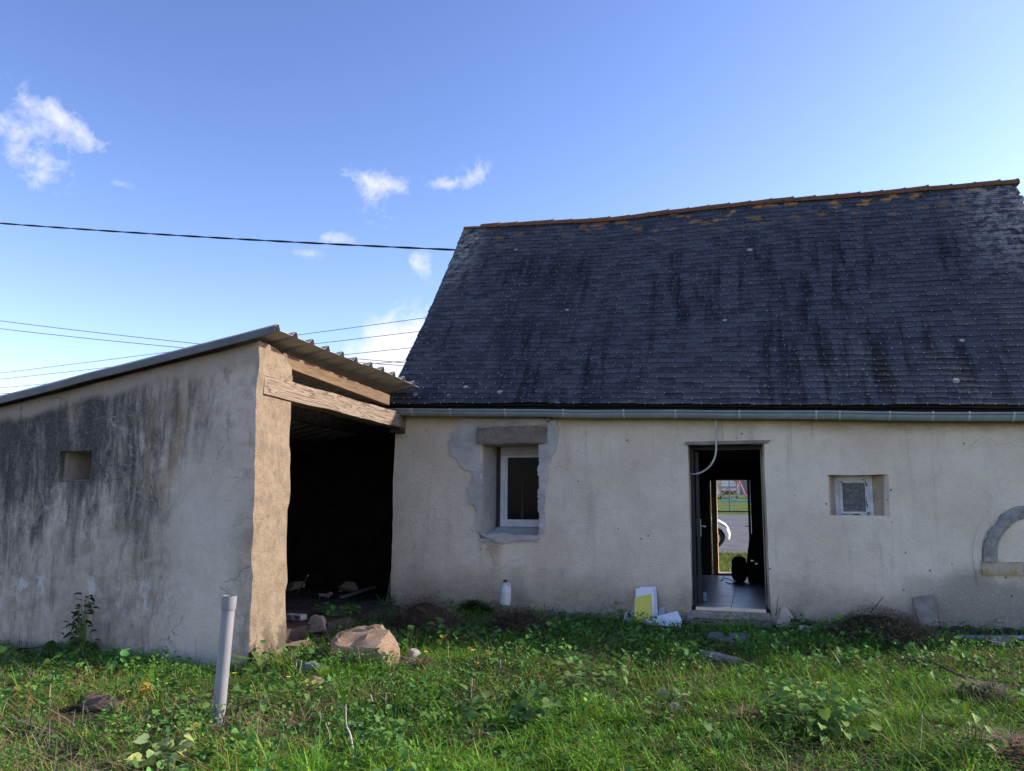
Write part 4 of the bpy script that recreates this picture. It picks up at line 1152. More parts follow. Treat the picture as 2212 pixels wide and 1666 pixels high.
# ------------------------------------------------------------------ things lying about
def hull_rock(name, pts, mat, label, cat='rock', cuts=3, amp=0.03, nsc=5, group=None, sm=32):
    bm = bmesh.new()
    for p in pts: bm.verts.new(p)
    r = bmesh.ops.convex_hull(bm, input=bm.verts[:])
    bmesh.ops.delete(bm, geom=[v for v in bm.verts if not v.link_faces], context='VERTS')
    bmesh.ops.triangulate(bm, faces=bm.faces[:])
    bmesh.ops.subdivide_edges(bm, edges=bm.edges[:], cuts=cuts, use_grid_fill=True)
    bmesh.ops.triangulate(bm, faces=bm.faces[:])
    for _ in range(1): bmesh.ops.smooth_vert(bm, verts=bm.verts[:], factor=0.3, use_axis_x=True, use_axis_y=True, use_axis_z=True)
    bm.normal_update()
    for v in bm.verts:
        v.co += v.normal * (amp * fbm(v.co, nsc, 3, 4) + amp * 0.55 * fbm(v.co, nsc * 3, 8, 3))
    c = Vector((0, 0, 0))
    for p in pts: c += Vector(p)
    c /= len(pts); c.z = min(Vector(p).z for p in pts)
    for v in bm.verts: v.co -= c
    me = bpy.data.meshes.new(name); bm.to_mesh(me); bm.free()
    me.materials.append(mat); sharp(me, sm)
    o = bpy.data.objects.new(name, me); o.location = c; COL.objects.link(o)
    return tag(o, label, cat, group)
def blob_pts(c, size, n=16, seed=0, flat=0.3):
    rg = random.Random(seed); out = []
    for i in range(n):
        v = Vector((rg.gauss(0, 1), rg.gauss(0, 1), rg.gauss(0, 1))).normalized()
        v = Vector((v.x * size[0], v.y * size[1], v.z * size[2]))
        v.z = max(v.z, -size[2] * flat)
        out.append(Vector(c) + v)
    return out
# boulder by the pillar: flat-topped, steep to the right
bl, br = onG(712, 1432), onG(862, 1436)
by = (bl.y + br.y) / 2
def bp(px, py, dy_=0.0): return onY(px, py, by + dy_)
zb = bl.z - 0.12
pts = [bp(708, 1412), bp(718, 1382, 0.06), bp(742, 1364, 0.15), bp(790, 1351, 0.25), bp(826, 1350, 0.25), bp(842, 1362, 0.1), bp(862, 1402, 0.1), bp(858, 1430, 0.05), bp(730, 1396, -0.12), bp(812, 1400, -0.2), bp(838, 1436, -0.15),
       bp(730, 1372, 0.5), bp(820, 1358, 0.55), bp(856, 1390, 0.5)]
pts += [Vector((p.x, p.y, zb)) for p in (bp(708, 1430), bp(812, 1430, 0.02), bp(862, 1430, 0.1), bp(730, 1430, 0.5), bp(856, 1430, 0.5), bp(730, 1430, 0.06))]
hull_rock('boulder', pts, M['boulder'], 'big tan granite boulder on the grass in front of the shed opening', 'boulder', 6, 0.026, 7, None, 26)
p = onG(678, 1371)
hull_rock('rock', blob_pts(p + Vector((0, 0.05, 0.07)), (0.17, 0.14, 0.15), 14, 4), M['rock'], 'rough brown rock behind the big boulder at the shed opening', 'rock', 3, 0.03, 9)
p = onG(637, 1360)
hull_rock('concrete_chunk', blob_pts(p + Vector((0, 0.0, 0.03)), (0.12, 0.12, 0.09), 12, 8), M['concrete'], 'grey concrete lump beside the pillar under a white hollow brick', 'rock', 3, 0.02, 9)
# hollow white brick on it
p = p + Vector((0, 0, 0.115))
m = MB()
for a, b in (((-0.11, -0.07, 0), (0.11, 0.07, 0.008)), ((-0.11, -0.07, 0.052), (0.11, 0.07, 0.06)), ((-0.11, -0.07, 0.008), (-0.10, 0.07, 0.052)), ((0.10, -0.07, 0.008), (0.11, 0.07, 0.052)), ((-0.005, -0.07, 0.008), (0.005, 0.07, 0.052))):
    m.box(p + Vector(a), p + Vector(b))
o = m.build('hollow_brick', M['palerock'], None, origin=p); tag(o, 'white hollow brick with two open cells beside the pillar foot', 'brick')
p = onG(640, 1397)
hull_rock('flat_stone', blob_pts(p + Vector((0, 0, 0.03)), (0.17, 0.14, 0.05), 12, 12), M['rock'], 'flat brown stone against the foot of the pillar', 'stone', 2, 0.015, 9)
p = onG(672, 1452)
hull_rock('blue_stone', blob_pts(p + Vector((0, 0.05, 0.02)), (0.18, 0.13, 0.07), 22, 31), M['greyrock'], 'blue-grey stone half sunk in grass left of the big boulder', 'stone', 3, 0.02, 9)
p = onG(683, 1482)
hull_rock('rubble_piece', blob_pts(p + Vector((0, 0, 0.03)), (0.14, 0.08, 0.05), 14, 21), M['rock'], 'brown and white piece of rubble in grass below the blue-grey stone', 'stone', 2, 0.02, 10)
p = onG(890, 1428)
hull_rock('small_stone', blob_pts(p + Vector((0, 0.04, 0.05)), (0.085, 0.07, 0.07), 12, 6), M['palerock'], 'small pale stone right beside the big boulder', 'stone', 2, 0.012, 12)
p = onG(200, 1540)
hull_rock('half_buried_rock', blob_pts(p + Vector((0, 0.1, 0.03)), (0.22, 0.16, 0.11), 16, 9, 0.1), M['redrock'], 'reddish brown rock half buried in grass left of the grey pipe', 'rock', 3, 0.02, 7)
p = onG(1572, 1384)
hull_rock('paving_slab', [p + Vector(v) for v in ((-0.22, -0.12, -0.03), (0.22, -0.14, -0.03), (0.24, 0.16, -0.03), (-0.2, 0.16, -0.03), (-0.22, -0.12, 0.06), (0.22, -0.14, 0.055), (0.24, 0.16, 0.07), (-0.2, 0.16, 0.07))], M['greyrock'], 'dark grey slab lying in the weeds below the door step', 'slab', 3, 0.01, 8)
p = onG(1550, 1424)
hull_rock('pale_slab', [p + Vector(v) for v in ((-0.2, 0.08, -0.03), (0.18, -0.16, -0.03), (0.24, -0.04, -0.03), (-0.1, 0.18, -0.03), (-0.2, 0.08, 0.05), (0.18, -0.16, 0.03), (0.24, -0.04, 0.035), (-0.1, 0.18, 0.055))], M['concrete'], 'pale stone lying askew in the grass below the dark slab', 'slab', 3, 0.01, 8)
p = onG(2165, 1396)
hull_rock('block_piece', [p + Vector(v) for v in ((-0.1, 0, 0), (0.1, 0, 0), (0.1, 0.12, 0), (-0.1, 0.12, 0), (-0.1, 0, 0.09), (0.1, 0, 0.085), (0.1, 0.12, 0.09), (-0.1, 0.12, 0.09))], M['brownslab'], 'small brown block below the lying grey pipe at the right', 'stone', 2, 0.01, 9)
# rubble inside the shed, given a darker rock colour for the dim interior
for (px, py, s_, lb, sd) in ((752, 1280, 0.17, 'pale rubble heap on the shed floor at the middle of the opening', 5), (638, 1276, 0.16, 'pale rubble on the shed floor beside the pillar', 6), (705, 1290, 0.1, 'small rubble piece on the shed floor between the two heaps', 7)):
    p = onZ(px, py, 0.22)
    hull_rock('rubble', blob_pts(p + Vector((0, 0, s_ * 0.3)), (s_ * 1.2, s_, s_ * 0.7), 14, sd), M['rock'], lb, 'rubble', 3, 0.04, 9)
m = MB(); a, b = onZ(738, 1290, 0.24), onZ(808, 1268, 0.3); m.bar(a, b, 0.07, 0.03); tag(m.build('plank', M['grey_plank'], None, origin=a), 'grey plank lying on the dark shed floor', 'plank')
m = MB(); a, b = onX(836, 1300, -4.98), onX(846, 1235, -5.0); m.tube([a, b], 0.012, 6); tag(m.build('stick', M['stalk'], None, origin=a), 'thin stick leaning inside the shed against the cottage corner', 'stick')
m = MB(); a, b = onZ(640, 1285, 0.25), onX(665, 1243, -5.6); m.tube([a, b], 0.008, 6); tag(m.build('stick', M['stalk'], None, origin=a), 'thin stick leaning over rubble just behind the pillar', 'stick')

# upright grey drain pipe
pb = onG(470, 1566); pt = onY(496, 1287, pb.y + 0.02)
d = (pt - pb); Lp = d.length
Mrot = d.to_track_quat('Z', 'Y').to_matrix()
pipe = empty('drain_pipe', pb, 'grey plastic drain pipe standing upright in the grass before the stained wall', 'pipe')
m = MB(); m.lathe([(0.047, -0.25), (0.047, Lp - 0.105)], pb, 24, Mrot); m.build('pipe', M['pipe'], pipe, smooth=50)
m = MB(); m.lathe([(0.047, Lp - 0.107), (0.051, Lp - 0.095), (0.0535, Lp - 0.085), (0.0535, Lp), (0.0475, Lp), (0.0475, Lp - 0.08)], pb, 24, Mrot); m.build('socket', M['pipe'], pipe, smooth=50)

# jug
jb = onY(1091, 1308, HY - 0.38); jb.z = onY(1091, 1307, HY - 0.38).z
jug = empty('plastic_jug', jb, 'milky plastic jug with dark cap standing by the cottage wall', 'jug')
m = MB(); m.lathe([(0.068, 0.002), (0.074, 0.012), (0.076, 0.03), (0.077, 0.155), (0.0775, 0.162)], jb, 22); m.build('liquid', M['liquid'], jug, smooth=50)
m = MB(); m.lathe([(0.0775, 0.162), (0.077, 0.20), (0.068, 0.235), (0.045, 0.262), (0.024, 0.275), (0.024, 0.288)], jb, 22); m.build('body', M['jug'], jug, smooth=50)
m = MB(); m.lathe([(0.027, 0.286), (0.027, 0.31), (0.022, 0.314)], jb, 16); m.build('cap', M['capblue'], jug, smooth=40)
m = MB(); m.tube(smooth_path([jb + Vector(v) for v in ((0.02, -0.03, 0.272), (0.045, -0.03, 0.275), (0.068, -0.02, 0.255), (0.072, -0.015, 0.215))]), 0.009, 8); m.build('handle', M['jug'], jug, smooth=60)

# leaning boards
def board(pts, base_y, top_y, th, name, mat, label, cat='board', group=None):
    """corner pixels; lower ones stand off the wall, upper ones lean on it"""
    lo = max(p[1] for p in pts); hi = min(p[1] for p in pts)
    P = []
    for (px, py) in pts:
        t = (lo - py) / (lo - hi); P.append(onY(px, py, base_y + (top_y - base_y) * t))
    n = (P[1] - P[0]).cross(P[2] - P[0]).normalized()
    if n.y < 0: n = -n
    m_ = MB(); m_.prism(P, n * th)
    o_ = m_.build(name, mat, None, origin=P[0])
    return tag(o_, label, cat, group)
GB = 'boards leaning on the cottage wall'
board([(1352, 1356), (1370, 1294), (1398, 1296), (1398, 1356)], HY - 0.19, HY - 0.05, 0.012, 'leaning_board', M['greyboard'], 'grey board leaning on the wall behind the left edge of the yellow board', group=GB)
board([(1374, 1350), (1373, 1272), (1380, 1271), (1384, 1268), (1412, 1268), (1414, 1350)], HY - 0.24, HY - 0.07, 0.012, 'leaning_board', M['white'], 'white board leaning on the wall, directly behind the yellow board', group=GB)
board([(1384, 1350), (1386, 1270), (1413, 1267), (1417, 1267), (1422, 1350)], HY - 0.16, HY - 0.03, 0.012, 'leaning_board', M['white'], 'rearmost white board, its edge showing right of the other white board', group=GB)
board([(1370, 1362), (1371, 1291), (1407, 1283), (1407, 1362)], HY - 0.32, HY - 0.11, 0.012, 'leaning_board', M['yellow'], 'bright yellow board leaning in front of the white boards left of the door', group=GB)
board([(1389, 1339), (1463, 1320), (1473, 1340), (1470, 1362), (1400, 1362)], HY - 0.42, HY - 0.2, 0.012, 'leaning_board', M['white'], 'white board fallen on its side at the foot of the yellow board', group=GB)
board([(1418, 1345), (1424, 1313), (1435, 1312), (1440, 1345)], HY - 0.10, HY - 0.02, 0.012, 'leaning_board', M['greyboard'], 'small beige grey board scrap right of the white boards', group=GB)
board([(1341, 1350), (1352, 1322), (1372, 1324), (1376, 1352)], HY - 0.26, HY - 0.2, 0.012, 'leaning_board', M['greyboard'], 'lowest pale scrap left of the yellow board in the weeds', group=GB)
board([(1676, 1354), (1690, 1308), (1702, 1314), (1722, 1348), (1720, 1358)], HY - 0.16, HY - 0.02, 0.02, 'tile_fragment', M['tan'], 'pointed tan tile fragment leaning on the wall right of the door', 'tile')
board([(1724, 1350), (1720, 1318), (1722, 1314), (1738, 1352)], HY - 0.10, HY - 0.02, 0.015, 'tile_fragment', M['brownslab'], 'thin grey tile sliver just right of the pointed tan fragment', 'tile')
board([(1990, 1356), (1970, 1290), (2018, 1284), (2028, 1352)], HY - 0.2, HY - 0.02, 0.03, 'leaning_slab', M['brownslab'], 'brown grey slab leaning on the wall behind the dry grass heap', 'slab')
m = MB(); a, b = onY(1712, 1342, HY - 0.2), onY(1790, 1354, HY - 0.12); m.bar(a, b, 0.16, 0.05); tag(m.build('rotten_plank', M['darkwood'], None, origin=a), 'dark rotten plank lying at the wall foot right of the door', 'plank')
m = MB(); a, b = onY(1728, 1356, HY - 0.36), onY(1770, 1362, HY - 0.33); m.bar(a, b, 0.1, 0.05); tag(m.build('white_plank', M['whitewall'], None, origin=a), 'short white plank in the weeds under the dark rotten plank', 'plank')
m = MB(); a, b = onY(2066, 1379, HY - 0.42), onY(2400, 1379, HY - 0.30); m.tube([a, b], 0.032, 14); tag(m.build('lying_pipe', M['pipe'], None, smooth=50, origin=a), 'long grey pipe lying along the wall foot at the right', 'pipe')
m = MB(); a = onY(1494, 1352, HY - 0.05); m.prism([(a.x - 0.07, HY - 0.06, a.z - 0.06), (a.x + 0.02, HY - 0.06, a.z - 0.06), (a.x + 0.02, HY - 0.03, a.z + 0.12), (a.x - 0.05, HY - 0.03, a.z + 0.13)], (0, 0.02, 0)); tag(m.build('tile_fragment', M['concrete'], None, origin=a), 'grey tile fragment at the left foot of the doorway', 'tile')

# in the corridor
p = onZ(1523, 1298, FLOOR); can = empty('paint_tin', p, 'pale blue tin on the tiles just inside the doorway', 'tin')
m = MB(); m.lathe([(0.036, 0.001), (0.036, 0.10)], p, 18); m.build('body', M['bluecan'], can, smooth=40)
m = MB(); m.lathe([(0.038, 0.1), (0.038, 0.106), (0.033, 0.106), (0.033, 0.102)], p, 18); m.build('rim', M['metal'], can, smooth=40)
p = onZ(1598, 1257, FLOOR); p.z = FLOOR
bp_ = empty('backpack', p, 'black backpack standing on the tiles before the back door', 'backpack')
def rounded(c, size, pw=2.6, n=14, taper=0.2):
    vs, fs = [], []
    for i in range(n + 1):
        la = -math.pi / 2 + math.pi * i / n
        for j in range(2 * n):
            lo = math.pi * j / n
            f = lambda v: math.copysign(abs(v) ** (2 / pw), v)
            x = f(math.cos(la)) * f(math.cos(lo)); y = f(math.cos(la)) * f(math.sin(lo)); z = f(math.sin(la))
            k = 1 - taper * (z + 1) / 2
            w = 1 + 0.13 * fbm((x, y, z), 2.4, c[0])
            vs.append(Vector(c) + Vector((x * size[0] * k * w, y * size[1] * k * w, z * size[2])))
    for i in range(n):
        for j in range(2 * n): fs.append((i * 2 * n + j, i * 2 * n + (j + 1) % (2 * n), (i + 1) * 2 * n + (j + 1) % (2 * n), (i + 1) * 2 * n + j))
    return vs, fs
m = MB(); m.add(*rounded(p + Vector((0, 0, 0.215)), (0.135, 0.10, 0.215), 3.4, 14, 0.12)); m.build('body', M['bag'], bp_, smooth=60)
m = MB(); m.add(*rounded(p + Vector((0, -0.1, 0.13)), (0.10, 0.05, 0.12))); m.build('pocket', M['bag'], bp_, smooth=60)
m = MB(); m.tube(smooth_path([p + Vector(v) for v in ((-0.03, 0, 0.42), (-0.02, -0.02, 0.445), (0.02, -0.02, 0.445), (0.03, 0, 0.42))]), 0.007, 6); m.build('handle', M['bag'], bp_, smooth=60)
p2 = onZ(1634, 1258, FLOOR); p2.z = FLOOR
gb = empty('equipment_bag', p2, 'tall black equipment bag leaning against the open back door', 'bag')
m = MB(); m.add(*rounded(p2 + Vector((0.02, 0.02, 0.40)), (0.21, 0.16, 0.46), 3.0, 14, 0.5)); m.build('body', M['bag'], gb, smooth=60)
m = MB(); m.add(*rounded(p2 + Vector((-0.02, -0.14, 0.2)), (0.14, 0.06, 0.17))); m.build('pocket', M['bag'], gb, smooth=60)
m = MB(); q = p2 + Vector((-0.06, -0.205, 0.37)); m.cbox(q, (0.05, 0.01, 0.02)); m.cbox(q + Vector((0.07, 0.01, -0.05)), (0.04, 0.01, 0.025)); m.build('buckle', M['metal'], gb)
m = MB(); m.tube(smooth_path([p2 + Vector(v) for v in ((0.05, -0.16, 0.3), (-0.02, -0.26, 0.12), (-0.05, -0.26, 0.02), (0.0, -0.32, 0.012))]), 0.014, 6); m.build('strap', M['bag'], gb, smooth=60)
cp = [onZ(*q, FLOOR + 0.008) for q in ((1590, 1258), (1570, 1250), (1562, 1252), (1558, 1256), (1562, 1247), (1572, 1240), (1585, 1246), (1600, 1256), (1585, 1262), (1566, 1258))]
for q in cp: q.z = FLOOR + 0.01
m = MB(); m.tube(smooth_path(cp, 5), 0.006, 6); tag(m.build('extension_lead', M['black'], None, origin=cp[0]), 'thin black cord looping on the tiles beside the backpack', 'lead')
p = onZ(1522, 1232, FLOOR); p.z = FLOOR
m = MB(); m.add(*rounded(Vector((CX0 + 0.2, p.y - 0.2, FLOOR + 0.16)), (0.16, 0.14, 0.17))); tag(m.build('sack', M['room'], None, smooth=60, origin=(CX0 + 0.2, p.y - 0.2, FLOOR)), 'grey sack slumped on the tiles at the left of the corridor', 'sack')

# ------------------------------------------------------------------ beyond the back door
m = MB()
rx = [-40, -20, -10, -4, 0, 4, 10, 20, 40]; ry = [24.6, 26, 30, 35, 40, 44.8]
vs = [(x, y + (0.06 * x if y < 25 else 0), float(np.interp(y, GY, GZ)) + 0.05) for y in ry for x in rx]
fs = [(j * 9 + i, j * 9 + i + 1, (j + 1) * 9 + i + 1, (j + 1) * 9 + i) for j in range(5) for i in range(8)]
m.add(vs, fs); tag(m.build('road', M['asphalt']), kind='structure')
# parked car, nose to the right
CY = 23.6
nose = onY(1574, 1150, CY); zg = float(np.interp(CY, GY, GZ))
wz = onY(1550, 1186, CY).z
car = empty('parked_car', (nose.x - 2.0, CY + 0.85, wz), 'white car parked across the doorway view at the road edge', 'car')
cx0 = nose.x; hb = (onY(1548, 1122, CY).z - wz)
sc_ = hb / 0.86
side = [(0.0, 0.27), (0.02, 0.42), (-0.03, 0.58), (-0.12, 0.72), (-0.30, 0.83), (-0.6, 0.92), (-1.05, 0.99), (-1.75, 1.42), (-2.9, 1.46), (-3.7, 1.2), (-4.05, 0.95), (-4.1, 0.4), (-4.0, 0.25)]
bot = [(-3.72, 0.25)] + [(-3.32 + 0.36 * math.cos(a), 0.30 + 0.36 * math.sin(a)) for a in np.linspace(math.pi, 0, 9)] + [(-2.9, 0.22), (-0.90, 0.22)] + [(-0.46 + 0.36 * math.cos(a), 0.30 + 0.36 * math.sin(a)) for a in np.linspace(math.pi, 0, 9)] + [(-0.06, 0.24)]
poly = side + bot
def carP(x, y, z): return Vector((cx0 + x * sc_, CY + y * sc_, wz + z * sc_))
bm = bmesh.new()
f0 = [bm.verts.new(carP(x, 0.06 + 0.10 * max(0, z - 0.9), z)) for x, z in poly]; f1 = [bm.verts.new(carP(x, 1.66 - 0.10 * max(0, z - 0.9), z)) for x, z in poly]
n = len(poly)
fa = bm.faces.new(f0); fb = bm.faces.new(f1[::-1])
for i in range(n): bm.faces.new((f0[i], f1[i], f1[(i + 1) % n], f0[(i + 1) % n]))
bmesh.ops.recalc_face_normals(bm, faces=bm.faces[:])
bmesh.ops.bevel(bm, geom=list(fa.edges) + list(fb.edges), offset=0.07 * sc_, segments=3, affect='EDGES', profile=0.6, clamp_overlap=True)
bmesh.ops.triangulate(bm, faces=bm.faces[:])
me = bpy.data.meshes.new('body'); 
for v in bm.verts: v.co -= car.location
bm.to_mesh(me); bm.free(); me.materials.append(M['carpaint']); sharp(me, 35)
o = bpy.data.objects.new('body', me); COL.objects.link(o); o.parent = car
for xw in (-0.46, -3.32):
    for yw in (0.0, 1.5):
        c = carP(xw, yw, 0.30); m = MB(); Rx = Matrix.Rotation(rad(-90), 3, 'X')
        m.lathe([(0.2 * sc_, 0), (0.27 * sc_, 0.0), (0.30 * sc_, 0.03), (0.30 * sc_, 0.17), (0.27 * sc_, 0.2), (0.2 * sc_, 0.2)], c, 24, Rx); wh = m.build('wheel', M['rubber'], car, smooth=45)
        m = MB(); m.lathe([(0.215 * sc_, -0.006), (0.195 * sc_, -0.008), (0.19 * sc_, 0.02)], c, 20, Rx)
        for s_ in range(5):
            a = 2 * math.pi * s_ / 5; m.bar(c + Vector((0, -0.008, 0)), c + Vector((math.cos(a) * 0.2 * sc_, -0.008, math.sin(a) * 0.2 * sc_)), 0.03, 0.055, (0, 1, 0))
        m.build('rim', M['alloy'], wh)
m = MB(); m.prism([carP(-0.03, 0.05, 0.60), carP(-0.10, 0.05, 0.70), carP(-0.30, 0.05, 0.79), carP(-0.26, 0.05, 0.72)], (0, 0.03, 0)); m.build('headlight', M['lamp'], car)
m = MB(); m.prism([carP(-1.25, 0.05, 1.0), carP(-1.8, 0.02 + 0.06, 1.36), carP(-2.85, 0.08, 1.39), carP(-3.5, 0.06, 1.15), carP(-3.4, 0.05, 1.02)], (0, 0.03, 0)); m.build('side_window', M['carglass'], car)
# wire fence
FYd = 46.5
fz = float(np.interp(FYd, GY, GZ))
fence = empty('wire_fence', (0, FYd, fz), 'wire mesh fence on thin steel posts beyond the road', 'fence')
base_y = onY(1577, 1100, FYd).z
for k in range(-6, 7):
    x = onY(1577, 1100, FYd).x + k * 2.5
    m = MB(); m.tube([(x, FYd, fz - 0.2), (x, FYd, fz + 2.3)], 0.035, 8); m.build('post', M['galvpost'], fence)
m = MB(); xa = onY(1577, 1100, FYd).x
for k in range(9): m.box((xa - 15, FYd - 0.004, fz + 0.15 + k * 0.2), (xa + 15, FYd + 0.004, fz + 0.158 + k * 0.2))
m.build('mesh_wire', M['galvpost'], fence, kind='stuff')
m = MB(); m.box((xa - 15, FYd - 0.06, fz - 0.1), (xa + 15, FYd + 0.06, fz + 0.06)); m.build('base_board', M['darkwood'], fence)
# play frame, pink slide, turquoise slide
PY = 56.0; pz = float(np.interp(PY, GY, GZ))
def pf(px, py, dy_=0.0): return onY(px, py, PY + dy_)
play = empty('play_frame', (pf(1575, 1080).x, PY, pz), 'wooden climbing frame with tower and swing legs beyond the fence', 'play frame')
xl, xr_ = pf(1557, 1070).x, pf(1592, 1070).x
zt = pf(1575, 1020).z; zd = pf(1575, 1052).z
for x in (xl, xr_):
    for y in (PY, PY + 1.1):
        m = MB(); m.box((x - 0.05, y - 0.05, pz - 0.1), (x + 0.05, y + 0.05, zt)); m.build('post', M['playwood'], play)
m = MB(); m.box((xl - 0.05, PY - 0.06, zd - 0.06), (xr_ + 0.05, PY + 1.16, zd + 0.04)); m.build('deck', M['playwood'], play)
m = MB(); m.box((xl + 0.05, PY - 0.03, pz + 0.25), (xr_ - 0.05, PY, zd - 0.25)); m.build('panel', M['playred'], play)
m = MB(); m.box((xl - 0.05, PY - 0.05, pz), (xr_ + 0.05, PY - 0.031, pz + 0.14)); m.build('rail', M['playwood'], play)
for k in range(6):
    x = xl + 0.1 + (xr_ - xl - 0.2) * k / 5; m = MB(); m.box((x - 0.07, PY - 0.02, zd + 0.05), (x + 0.07, PY + 0.01, zt - 0.2)); m.build('slat', M['whitewall'], play)
m = MB(); m.bar(pf(1545, 1037, 0.4), pf(1568, 1082, 0.4), 0.1, 0.1); m.build('swing_leg', M['playwood'], play)
m = MB(); m.bar(pf(1553, 1030, 0.4), pf(1560, 1085, 0.2), 0.1, 0.1); m.build('swing_leg', M['playwood'], play)
for (x0, z0), (x1, z1) in (((xl, zd - 0.55), (xl + 0.5, zd - 0.08)), ((xr_, zd - 0.55), (xr_ - 0.5, zd - 0.08))):
    m = MB(); m.bar((x0, PY - 0.02, z0), (x1, PY - 0.02, z1), 0.08, 0.08); m.build('brace', M['playwood'], play)
sl = [pf(*q, -0.2) for q in ((1586, 1040), (1594, 1043), (1600, 1052), (1605, 1064), (1610, 1073), (1618, 1077), (1624, 1078))]
P = smooth_path(sl, 4)
m = MB(); vs, fs = [], []
for p in P:
    for (dy_, dz_) in ((-0.25, 0.14), (-0.22, 0.0), (0.22, 0.0), (0.25, 0.14)): vs.append(p + Vector((0.3 * dz_, dy_, dz_)))
for i in range(len(P) - 1):
    for j in range(3): fs.append((i * 4 + j, i * 4 + j + 1, (i + 1) * 4 + j + 1, (i + 1) * 4 + j))
m.add(vs, fs); o = m.build('pink_slide', M['pink'], None, smooth=50, origin=sl[-1]); o.modifiers.new('thickness', 'SOLIDIFY').thickness = 0.05
tag(o, 'pink plastic slide coming down from the wooden tower', 'slide')
sl = [onY(px, py, 53.0) for px, py in ((1560, 1084), (1568, 1086), (1576, 1085), (1586, 1083), (1598, 1086), (1610, 1086), (1622, 1084), (1640, 1085))]
P = smooth_path(sl, 4)
m = MB(); vs, fs = [], []
for p in P:
    for (dy_, dz_) in ((-0.3, 0.2), (-0.24, 0.0), (0.24, 0.0), (0.3, 0.2)): vs.append(p + Vector((0, dy_, dz_ - 0.05)))
for i in range(len(P) - 1):
    for j in range(3): fs.append((i * 4 + j, i * 4 + j + 1, (i + 1) * 4 + j + 1, (i + 1) * 4 + j))
m.add(vs, fs); o = m.build('turquoise_slide', M['teal'], None, smooth=50, origin=sl[0]); o.modifiers.new('thickness', 'SOLIDIFY').thickness = 0.06
tag(o, 'turquoise wavy plastic slide lying flat on the far lawn', 'slide')
# neighbouring house beyond
HYn = 64.0; hz = 2.6
nb = empty('neighbour_house', (pf(1600, 1080).x, HYn, hz), 'neighbouring house with white boards and grey wall behind the play frame', 'house')
xg = onY(1599, 1060, HYn).x
m = MB(); m.box((xg, HYn, hz - 0.5), (xg + 12, HYn + 8, hz + 3.4)); m.build('wall', M['greyblock'], nb)
xw0 = onY(1543, 1060, HYn).x - 6
k = 0; x = xw0
while x < xg - 0.05:
    x2 = min(x + 0.34, xg - 0.004); m = MB(); m.box((x + 0.012, HYn + 0.1, hz - 0.5), (x2, HYn + 0.14, hz + 2.6)); m.build('board', M['whitewall'], nb); x += 0.34
m = MB(); m.box((xw0, HYn + 0.15, hz - 0.5), (xg - 0.004, HYn + 0.3, hz + 2.55)); m.build('wall', M['greyblock'], nb)
m = MB(); m.box((xg + 0.1, HYn - 0.04, hz + 1.5), (xg + 0.7, HYn - 0.004, hz + 2.3)); m.build('window', M['carglass'], nb)
m = MB(); m.prism([(xg - 0.4, HYn - 0.4, hz + 3.402), (xg - 0.4, HYn + 8.4, hz + 3.402), (xg - 0.4, HYn + 4, hz + 6.5)], (12.8, 0, 0)); m.build('roof', M['soffit'], nb)

# ------------------------------------------------------------------ vegetation
def rnd(n, a, b): return RNG.uniform(a, b, n)
NZT = {}
def field(x, y, sc, seed):
    """cheap smooth value noise, vectorised"""
    x = np.asarray(x) * sc + seed * 13.7; y = np.asarray(y) * sc - seed * 7.3
    if seed not in NZT: NZT[seed] = np.random.default_rng(100 + seed).random((64, 64))
    T = NZT[seed]
    xi, yi = np.floor(x).astype(int), np.floor(y).astype(int); fx, fy = x - xi, y - yi
    fx, fy = fx * fx * (3 - 2 * fx), fy * fy * (3 - 2 * fy)
    g = lambda a, b: T[a % 64, b % 64]
    return (g(xi, yi) * (1 - fx) + g(xi + 1, yi) * fx) * (1 - fy) + (g(xi, yi + 1) * (1 - fx) + g(xi + 1, yi + 1) * fx) * fy
# ground heights on a fine table for speed
TX = np.linspace(-11, 6, 171); TY = np.linspace(1, 11, 101)
TZ = np.array([[gz(x, y) for x in TX] for y in TY])
def gzv(x, y):
    fx = np.clip((x + 11) / 17 * 170, 0, 169.999); fy = np.clip((y - 1) / 10 * 100, 0, 99.999)
    i, j = fx.astype(int), fy.astype(int); u, v = fx - i, fy - j
    return (TZ[j, i] * (1 - u) + TZ[j, i + 1] * u) * (1 - v) + (TZ[j + 1, i] * (1 - u) + TZ[j + 1, i + 1] * u) * v
CLEAR = [(p.x, p.y, r_c) for p, r_c in ((onG(678, 1371), 0.2), (onG(640, 1380), 0.22), (onG(672, 1452), 0.2), (onG(683, 1482), 0.17), (onG(890, 1428), 0.13), (onG(200, 1540), 0.24), (onG(1572, 1384), 0.24), (onG(1550, 1424), 0.22), (onG(2165, 1396), 0.14))]
def free(x, y, z=None):
    """True where something can grow"""
    ok = y < HY - 0.02
    ok &= ~((x < SX1 + 0.03) & (y > SY - 0.03))                       # shed
    ok &= ~((x > D0 - 0.06) & (x < D1 + 0.06) & (y > HY - 0.21))       # step
    for (bx, by_, br_) in CLEAR: ok &= ~((x - bx) ** 2 + (y - by_ + 0.10) ** 2 < br_ ** 2)
    bc = bp(785, 1400, 0.15)
    ok &= ~((np.abs(x - bc.x) < 0.36) & (np.abs(y - bc.y) < 0.24))
    return ok
def scatter(n, dens):
    """points in the yard in view, kept with probability dens(x, y)"""
    y = 3.2 + (HY - 3.2) * RNG.random(n) ** 1.0
    n = int(n * 1.3); y = np.concatenate([y, 3.2 + (HY - 3.2) * RNG.random(n - len(y))])
    x = -1.30 * y - 1.3 + RNG.random(n) * (1.88 * y + 2.6)
    k = free(x, y) & (RNG.random(n) < dens(x, y)) & (x > -10.8) & (x < 5.8)
    return x[k], y[k]
